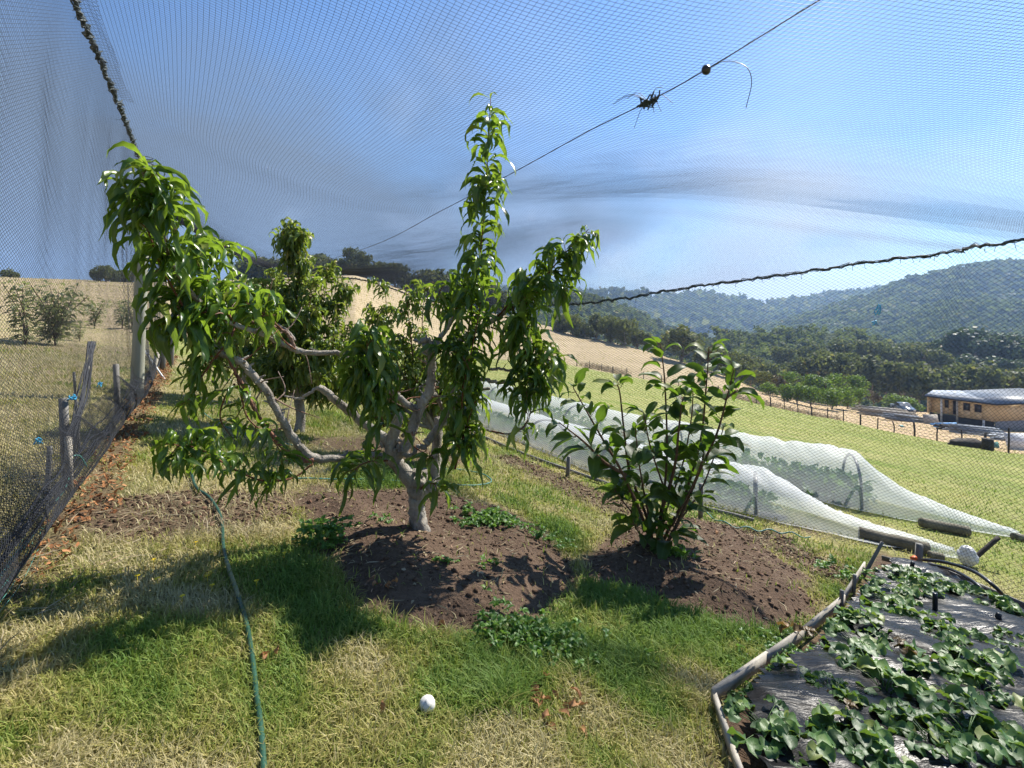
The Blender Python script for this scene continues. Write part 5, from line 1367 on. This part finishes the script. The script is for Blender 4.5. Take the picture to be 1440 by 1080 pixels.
for (a, b, c, d, n) in ((E1, E2, I2, I1, 46), (E2, E3, I3, I2, 26)):
    for k in np.linspace(.02, .98, n): beam(rb_, a + (b - a) * k + [0, 0, .02], d + (c - d) * k + [0, 0, .02], .06, .05)
x = rb_.build('roof_ribs', M['roofm'], hs_, smooth=False); x.parent = ro; x.location = np.array(x.location) - np.array(ro.location)
gm = MB(); beam(gm, E1 + [0, 0, -.1], E2 + [0, 0, -.1], .14, .16); beam(gm, E2 + [0, 0, -.1], E3 + [0, 0, -.1], .14, .16); gm.build('gutter', M['dark'], hs_, smooth=False)
for s_, mm in ((.53, M['palewood']), (.78, M['white'])):
    c = K0[:2] + eL * LL * s_ + nL * .3; pm = MB(); beam(pm, (c[0], c[1], lo + .6), (c[0], c[1], z1 - .02), .16, .16); pm.build('verandah_post', mm, hs_, smooth=False)
c = K0[:2] + eL * .9 + nL * .25; pm = MB(); beam(pm, (c[0], c[1], lo), (c[0], c[1], z0 + .1), .2, .16); pm.build('white_pier', M['white'], hs_, smooth=False)

# ------------------------------------------------------------------ utility vehicle
def ute(px, py, d, ang, label):
    x = (px - CX) / F * d; b = np.array([x, d, H(x, d)])
    root = thing('pickup_truck', b, label, 'pickup'); ca, sa = math.cos(ang), math.sin(ang)
    def W_(p): p = np.asarray(p, float); return np.stack([p[..., 0] * ca - p[..., 1] * sa, p[..., 0] * sa + p[..., 1] * ca, p[..., 2]], -1) + b
    prof = [(-2.4, .45), (-2.45, 1.0), (-.75, 1.05), (-.55, 1.62), (.35, 1.66), (.95, 1.12), (2.1, .98), (2.35, .8), (2.35, .42)]
    mb = MB(); n = len(prof); v = []
    for yy, k in ((-.88, 1), (.88, 1)): v += [(a, yy * (.82 if z > 1.3 else 1), z) for a, z in prof]
    mb.add(W_(v), [(i, (i + 1) % n, n + (i + 1) % n, n + i) for i in range(n)], [(0, i + 1, i) for i in range(1, n - 1)] + [(n, n + i, n + i + 1) for i in range(1, n - 1)])
    mb.build('body', M['carpaint'], root, smooth=False)
    for yy in (-1, 1):
        for xx in (-1.5, 1.5):
            w_ = MB(); tube(w_, W_([(xx, yy * .72, .36), (xx, yy * .92, .36)]), .36, 16); wo_ = w_.build('wheel', M['rubber'], root)
            h_ = MB(); tube(h_, W_([(xx, yy * .9, .36), (xx, yy * .935, .36)]), .2, 12); ho_ = h_.build('rim', M['greygear'], root); ho_.parent = wo_; ho_.location = (0, 0, 0)
        g_ = MB(); g_.add(W_([(-.5, yy * .80, 1.14), (.72, yy * .82, 1.14), (.3, yy * .76, 1.58), (-.42, yy * .76, 1.56)]) + np.array([0, 0, 0]) + W_([(0, yy * .075, 0)]) - b, [(0, 1, 2, 3)])
        g_.build('side_window', M['glass'], root, smooth=False)
        l_ = MB(); box(l_, W_((2.36, yy * .62, .78)), W_((.03, 0, 0)) - b, W_((0, .16, 0)) - b, (0, 0, .09)); l_.build('headlight', M['white'], root, smooth=False)
    g_ = MB(); g_.add(W_([(.42, -.7, 1.63), (.42, .7, 1.63), (.97, .8, 1.15), (.97, -.8, 1.15)]) + (W_((.03, 0, .03)) - b), [(0, 1, 2, 3)]); g_.build('windscreen', M['greygear'], root, smooth=False)
    g_ = MB(); box(g_, W_((2.36, 0, .6)), W_((.02, 0, 0)) - b, W_((0, .42, 0)) - b, (0, 0, .13)); g_.build('grille', M['dark'], root, smooth=False)
ute(1270, 577, 86, math.radians(-104), 'blue grey pickup parked facing the paddock beside the green hedge')

# ------------------------------------------------------------------ building yard clutter
def yb(px, d): x = (px - CX) / F * d; return np.array([x, d, H(x, d)])
def boards(px, d, n, L_, label, mat, ang=.0, name='timber_stack', h=.16, spread=1.6):
    b = yb(px, d); mb = MB()
    for k in range(n):
        a = ang + R.normal() * .08; e = np.array([math.cos(a), math.sin(a), -.06]) * L_ / 2 * R.uniform(.75, 1.1)
        c = b + np.array([R.normal() * .3, R.normal() * spread * .4, .1 + h * (k // 4)]); beam(mb, c - e, c + e, .18, h * .9)
    o = mb.build(name, mat, origin=b, smooth=False); tag(o, label, 'timber')
boards(1246, 74, 26, 7.0, 'long stack of pale building timber nearest the pickup', M['palewood'], -.3)
boards(1275, 68, 18, 5.0, 'lower stack of grey building timber in front of the house', M['greygear'], -.35)
boards(1372, 54, 18, 4.6, 'heap of mixed boards and blue sheets by the fence', M['greygear'], -.2)
boards(1388, 56, 10, 3.4, 'rust brown steel lengths leaning by the dark underfloor', M['rust'], -.2, 'steel_lengths', .14)
boards(1330, 62, 14, 3.4, 'bluish pallet heap under the plywood wall', M['bluesheet'], .3, 'pallet_heap', .12)
boards(1348, 58, 12, 3.4, 'dark scrap timber beside the bluish pallet heap', M['darkpost'], -.3)
boards(1417, 52, 10, 4.0, 'white painted boards at the block base of the house', M['white'], -.15)
boards(1296, 70, 9, 2.6, 'white leaning sheets near the corner of the plywood wall', M['white'], .2, 'sheet_heap', .16)
boards(1408, 50, 12, 2.8, 'grey metal offcuts between the boards and the block base', M['greygear'], .4, 'metal_heap', .1)
def sheet(px, d, w_, h_, label, mat, tilt=.3):
    b = yb(px, d); mb = MB(); box(mb, b + [0, 0, h_ * .5], (w_ / 2, 0, 0), (0, h_ / 2 * tilt, h_ / 2), (0, .02, -.006)); o = mb.build('leaning_sheet', mat, origin=b, smooth=False); tag(o, label, 'sheet')
sheet(1309, 66, 1.9, 1.2, 'pale leaning panel in front of the recessed plywood wall', M['palewood'])
sheet(1268, 58, .45, .2, 'small pale green sheet lying on the bare yard', M['tealtwine'], 2)
sheet(1400, 40, .5, .45, 'mint green tub lid leaning near the corner fence post', M['tealtwine'])
sheet(1436, 40, 2.4, 1.3, 'large white sheet standing at the edge of the yard', M['white'])
mb = MB(); b = yb(1389, 31); tube(mb, np.array([b, b + [0, 0, .35], b + [0, 0, .7]]), [.28, .3, .28], 14); o = mb.build('drum', M['darkpost'], origin=b); tag(o, 'dark drum standing against the paddock fence', 'drum')
mb = MB(); b = yb(1360, 32.5)
n = 16; ph, th = np.meshgrid(np.linspace(0, np.pi, n), np.linspace(0, 2 * np.pi, n, endpoint=False), indexing='ij'); rr = 1 + .4 * (fbm(ph * 3, np.cos(th) * 3 + 7, 411) - .5)
V = np.stack([1.25 * rr * np.sin(ph) * np.cos(th), .5 * rr * np.sin(ph) * np.sin(th), .38 * rr * np.cos(ph)], -1) + b + [0, 0, .15]; idx = np.arange(n * n).reshape(n, n); j = np.roll(idx, -1, 1)
mb.add(V.reshape(-1, 3), np.stack([idx[:-1], idx[1:], j[1:], j[:-1]], -1).reshape(-1, 4)); o = mb.build('soil_heap', M['darkpost'], origin=b); tag(o, 'low dark heap of debris against the paddock fence', 'heap')

# ------------------------------------------------------------------ ground cover
def scatter(n, umin, umax, ymin, ymax, powr=1.35):
    u = R.uniform(umin, umax, n); e = 1 - powr
    q = R.uniform(0, 1, n); y = (ymin ** e + q * (ymax ** e - ymin ** e)) ** (1 / e)
    return u * y, y
x, y = scatter(430000, -1.12, 1.12, .95, 11)
so_, lu_, ch_ = masks(x, y)
bb_ = .858 * x + .513 * y
dens = (1 - so_ * .985) * (.55 + .45 * np.clip(fbm(x * 3, y * 3, 501) * 2 - .4, 0, 1) + .4 * lu_) * (1 - .7 * ch_) * (1 - .8 * sstep(3.6, 4.6, bb_)) * (1 - .97 * sstep(4.5, 10.5, y))
k = R.uniform(0, 1, len(x)) < dens
bd = sdf(BED, x, y); k &= bd < 0
x, y, lu_, bb_ = x[k], y[k], lu_[k], bb_[k]
z = hfull(x, y); n = len(x)
pt = fbm(x * 1.3, y * 1.3, 511); pt2 = fbm(x * 4.5, y * 4.5, 512)
drift = np.clip((-x - .1) * .35, -.25, .3)
dryness = np.clip(.77 + 1.9 * (pt - .47) + 1.7 * (pt2 - .47) + drift * .6 - .62 * lu_ + .13 * R.normal(size=n), 0, 1)
hgt = (.018 + .03 * R.uniform(size=n) ** 2 + .03 * lu_ * R.uniform(.3, 1, n)) * (1 + .25 * np.clip(y - 3, 0, 4) / 4)
clump = sstep(.56, .7, fbm(x * 5.5, y * 5.5, 513)); hgt = hgt * (1 + (.2 + .55 * lu_) * clump * R.uniform(.3, 1.2, n))
wd = (.0014 + .0010 * y * R.uniform(.5, 1.2, n)) * .8
a = R.uniform(0, 6.28, n); lean = R.uniform(.15, 1.5, n)
d1 = np.stack([np.cos(a), np.sin(a), 0 * a], -1); s1 = np.stack([-np.sin(a), np.cos(a), 0 * a], -1)
b = np.stack([x, y, z - .004], -1); up = np.array([0, 0, 1.0])
m_ = b + d1 * (hgt * lean * .35)[:, None] + up * (hgt * .62)[:, None]; tp = b + d1 * (hgt * lean)[:, None] + up * (hgt * (1.0 - .3 * np.clip(lean - .5, 0, 1)))[:, None]
V = np.stack([b - s1 * wd[:, None], b + s1 * wd[:, None], m_ + s1 * wd[:, None] * .7, m_ - s1 * wd[:, None] * .7, tp], 1)
i0 = np.arange(n) * 5
gb = MB(); gb.add(V.reshape(-1, 3), np.stack([i0, i0 + 1, i0 + 2, i0 + 3], -1), np.stack([i0 + 3, i0 + 2, i0 + 4], -1), tint=np.repeat(dryness, 5), rib=np.tile([0, 0, .5, .5, 1], n))
o = gb.build('grass', M['grass']); tag(o, 'patchy green and straw coloured lawn grass', 'grass', kind='stuff')
# rougher tussocks over the paddock and the dry slope
x, y = scatter(260000, -1.15, 1.15, 4, 125, 1.5)
pxs = CX + x / y * F; fdx = fence_d(pxs); isdry = y > fdx * 1.01; b2 = .858 * x + .513 * y
k = (b2 > 3.7) | (b2 < -.85) | (y > 9); k &= R.uniform(size=len(x)) < .25 + .9 * fbm(x * .5, y * .5, 531); x, y, isdry, b2 = x[k], y[k], isdry[k], b2[k]
z = hfull(x, y); n = len(x); a = R.uniform(0, 6.28, n); sc2 = .006 + .0017 * y
hgt = (.014 + .0022 * y) * R.uniform(.4, 1.1, n) * np.where(isdry, 1.0, .75); wd = sc2 * .45
d1 = np.stack([np.cos(a), np.sin(a), 0 * a], -1); s1 = np.stack([-np.sin(a), np.cos(a), 0 * a], -1); b = np.stack([x, y, z - .01], -1)
tp = b + d1 * (hgt * R.uniform(.2, 1.2, n))[:, None] + np.array([0, 0, 1.]) * hgt[:, None]
V = np.stack([b - s1 * wd[:, None], b + s1 * wd[:, None], tp], 1); i0 = np.arange(n) * 3
tn = np.where(isdry, R.uniform(.74, .98, n), np.clip(np.where(b2 < -.8, .66, .45) + .16 * R.normal(size=n) + .5 * (fbm(x * .7, y * .7, 532) - .47), 0, 1))
gb = MB(); gb.add(V.reshape(-1, 3), tris=np.stack([i0, i0 + 1, i0 + 2], -1), tint=np.repeat(tn, 3), rib=np.tile([0, 0, 1], n))
o = gb.build('rough_grass', M['grass']); tag(o, 'short tussocks over the green paddock and the straw coloured slope', 'grass', kind='stuff')
# straw lying on the left bare ground and along the edges
def litter(n, polys, L_, Wd, mat, name, label, thick=1.0, lift=.01, up=.25):
    xs = []; ys = []
    for p in polys:
        lo_, hi_ = p.min(0), p.max(0); q = R.uniform(lo_, hi_, (n * 3, 2)); kk = sdf(p, q[:, 0], q[:, 1]) + .25 * (fbm(q[:, 0] * 4, q[:, 1] * 4, 521) - .5) > 0; q = q[kk][:n]; xs.append(q[:, 0]); ys.append(q[:, 1])
    x = np.concatenate(xs); y = np.concatenate(ys); z = hfull(x, y) + lift * R.uniform(.2, 1.6, len(x)) + .002
    mb = MB(); nn = len(x); d = norm(np.stack([R.normal(size=nn), R.normal(size=nn), up * R.normal(size=nn)], -1))
    leaves(mb, np.stack([x, y, z], -1), d, L_ * R.uniform(.5, 1.5, nn), Wd * R.uniform(.6, 1.4, nn), .15, wave=.2, fold=.3, nseg=3, shape='round', curl=.5)
    o = mb.build(name, mat); tag(o, label, name.replace('_', ' '), kind='stuff')
litter(20000, [CHIPS], .03, .011, M['chip'], 'bark_chips', 'rusty orange bark chips along the foot of the net wall', lift=.02, up=.6)
STR = [gpoly([(-60, 1000), (-60, 820), (100, 760), (240, 690), (420, 690), (420, 760), (300, 770), (150, 830), (60, 930)])]
litter(650, STR + [CHIPS], .09, .0035, M['strawm'], 'dry_straw', 'pale dry straw stems scattered near the net wall', lift=.02, up=.3)
litter(350, [MOUND1, MOUND2, BARE[3], BARE[4]], .05, .004, M['strawm'], 'dry_straw', 'thin dry stems scattered on the soil mounds', lift=.006, up=.1)
litter(90, [MOUND1, BARE[3], BARE[4]], .022, .012, M['strawm'], 'leaf_scraps', 'brown leaf scraps scattered on the soil mounds', lift=.008, up=.3)
# soil crumbs
ico = bmesh.new(); bmesh.ops.create_icosphere(ico, subdivisions=1, radius=1); iv = np.array([v.co[:] for v in ico.verts]); it = np.array([[v.index for v in f.verts] for f in ico.faces]); ico.free()
cm = MB(); nC = 5200
for p in (MOUND1, MOUND2, BARE[0], BARE[3], BARE[4]):
    lo_, hi_ = p.min(0), p.max(0); q = R.uniform(lo_, hi_, (nC, 2)); q = q[sdf(p, q[:, 0], q[:, 1]) > .0][:nC // 3]
    z = hfull(q[:, 0], q[:, 1]); r_ = .0035 + .011 * R.uniform(size=len(q)) ** 5
    v = iv[None] * (1 + .35 * R.normal(size=(len(q), len(iv), 1))) * r_[:, None, None] * np.array([1, 1, .7]) + np.column_stack([q, z + r_ * .2])[:, None]
    cm.add(v.reshape(-1, 3), tris=(it[None] + (np.arange(len(q)) * len(iv))[:, None, None]).reshape(-1, 3), tint=np.repeat(R.uniform(0, 1, len(q)), len(iv)))
o = cm.build('soil_crumbs', M['clod'], smooth=False); tag(o, 'loose dark soil crumbs over the planting mounds', 'soil', kind='stuff')
# weeds
def weed(px, py, r, n, L_, label, tall=.05, name='weed_clump'):
    g = GF(px, py); mb = MB()
    c = g[:2] + R.normal(size=(n, 2)) * [r, r * .7]; z = hfull(c[:, 0], c[:, 1])
    for k in range(n):
        q = R.integers(4, 8); d = norm(np.stack([R.normal(size=q), R.normal(size=q), R.uniform(.1, 1.0, q)], -1)); b = np.array([c[k, 0], c[k, 1], z[k] + R.uniform(0, tall)])
        leaves(mb, np.repeat(b[None], q, 0), d, L_ * R.uniform(.5, 1.2, q), L_ * .5, .6, shape='ovate', nseg=4)
    o = mb.build(name, M['weed'], origin=g); tag(o, label, 'weed', kind='stuff')
weed(692, 745, .10, 95, .04, 'spreading bright green weed patch on the mound right of the gnarled trunk', .03)
weed(740, 905, .11, 170, .03, 'clover like weed patch in the lawn below the gnarled tree mound', .06)
weed(452, 768, .07, 60, .04, 'taller leafy weed clump at the hose side edge of the mound', .10)
weed(930, 795, .05, 20, .03, 'small weeds at the foot of the broad leaved shrub', .03)
weed(965, 795, .04, 14, .03, 'few small weeds on the brown mound beside the shrub', .02)
weed(625, 806, .03, 10, .025, 'tiny seedling on the mound in front of the gnarled trunk', .02)
weed(535, 748, .04, 12, .022, 'tiny green seedlings behind the taller weed clump', .02)
weed(690, 812, .025, 7, .025, 'lone seedling near the front berm of the gnarled tree mound', .02)
weed(1195, 815, .09, 40, .035, 'rank green weeds along the far edging board', .10)
weed(1110, 930, .10, 60, .03, 'leafy green weeds on the lawn by the middle edging board', .05)
weed(1050, 985, .05, 36, .022, 'low yellow green weeds inside the lower corner of the bed', .04)
weed(970, 715, .05, 20, .025, 'low weeds behind the stake on the net edge', .03)
weed(775, 770, .06, 30, .03, 'grassy weed tuft in the gap between the two mounds', .08)
for i, (px, py) in enumerate([(400, 790), (216, 800), (193, 823), (221, 827), (292, 823), (361, 829), (298, 837), (256, 853), (170, 815), (275, 775)]):
    g = GF(px, py, .035); mb = MB(); q = 7; an = np.linspace(0, 6.28, q, endpoint=False)
    leaves(mb, np.repeat(g[None], q, 0), np.stack([np.cos(an), np.sin(an), .25 + 0 * an], -1), .011, .006, .2, nseg=3, tint=np.full(q, .8))
    tube(mb, np.array([g - [0, 0, .035], g]), .0012, 4)
    o = mb.build('yellow_flower', bpy.data.materials.get('petal') or simple('petal', (.8, .6, .03), (.7, .5, .02), 5, .6, .3, 0), origin=g); tag(o, 'small yellow flower dotting the shaded lawn beside the hose', 'flower', 'yellow lawn flowers')
def dead(px, py, n, L_, label, sp=.02):
    g = GF(px, py, .02); mb = MB(); b = g + R.normal(size=(n, 3)) * [sp, sp, .006]; d = norm(R.normal(size=(n, 3)) + [0, 0, .3])
    leaves(mb, b, d, L_ * R.uniform(.6, 1.1, n), L_ * .5, .7, wave=.12, fold=.7, shape='ovate', nseg=6, curl=.5)
    o = mb.build('fallen_leaf', M['deadleaf'], origin=g); tag(o, label, 'dead leaf', kind='stuff' if n > 2 else None)
dead(757, 996, 17, .048, 'curled brown fallen leaves heaped on the lawn right of the puffball', .04)
dead(627, 887, 1, .075, 'broad tan fallen leaf at the front edge of the gnarled tree mound', .008)
dead(680, 885, 1, .05, 'pale curled leaf at the front edge of the mound beside the clover', .01)
dead(685, 915, 4, .04, 'small curled leaves in the grass left of the clover patch', .015)
dead(806, 971, 1, .045, 'single brown leaf on the lawn above the leaf heap', .01)
dead(540, 1016, 1, .045, 'round tan leaf on the lawn left of the puffball', .005)
dead(376, 932, 3, .045, 'dark red brown leaf beside the garden hose', .01)
dead(822, 1012, 6, .05, 'brown twiggy leaf litter right of the leaf heap', .03)
dead(546, 845, 4, .05, 'dark leaf scrap lying on the front of the gnarled tree mound', .02)
dead(955, 762, 1, .07, 'orange leaf hanging low on the broad leaved shrub', .005)
dead(1007, 771, 1, .05, 'pale leaf lying on the brown mound', .005)
g = GF(601, 1008, .028); mb = MB(); n = 26
ph, th = np.meshgrid(np.linspace(0, np.pi, n), np.linspace(0, 2 * np.pi, n, endpoint=False), indexing='ij'); rr = .022 * (1 + .12 * (fbm(ph * 2, np.cos(th) * 2 + 3, 601) - .5) - .22 * np.exp(-((th - 4.4) / .12) ** 2) * np.exp(-((ph - .9) / .5) ** 2))
V = np.stack([rr * np.sin(ph) * np.cos(th), rr * np.sin(ph) * np.sin(th), rr * .95 * np.cos(ph)], -1) + g; idx = np.arange(n * n).reshape(n, n); j = np.roll(idx, -1, 1)
mb.add(V.reshape(-1, 3), np.stack([idx[:-1], idx[1:], j[1:], j[:-1]], -1).reshape(-1, 4)); o = mb.build('puffball', M['mush'], origin=g); tag(o, 'round white puffball mushroom in the front lawn', 'mushroom')

# ------------------------------------------------------------------ valley haze
hm = bpy.data.materials.new('haze_air'); hm.use_nodes = True; nt = hm.node_tree; nt.nodes.clear()
ho = nt.nodes.new('ShaderNodeOutputMaterial'); pv = nt.nodes.new('ShaderNodeVolumePrincipled'); pv.inputs['Color'].default_value = (.4, .62, 1, 1); pv.inputs['Density'].default_value = HAZE
pv.inputs['Anisotropy'].default_value = .35
nt.links.new(pv.outputs[0], ho.inputs['Volume'])
zl = min((o.matrix_world @ Vector(c)).z if False else o.location.z + c[2] for o in bpy.data.objects if o.type == 'MESH' and o.get('kind') == 'structure' for c in o.bound_box) - 1
mb = MB(); box(mb, (300, 700, (zl + 160) / 2), (2400, 0, 0), (0, 1100, 0), (0, 0, (160 - zl) / 2)); o = mb.build('haze', hm, smooth=False); tag(o, 'thin blue air over the valley', 'haze', kind='stuff')
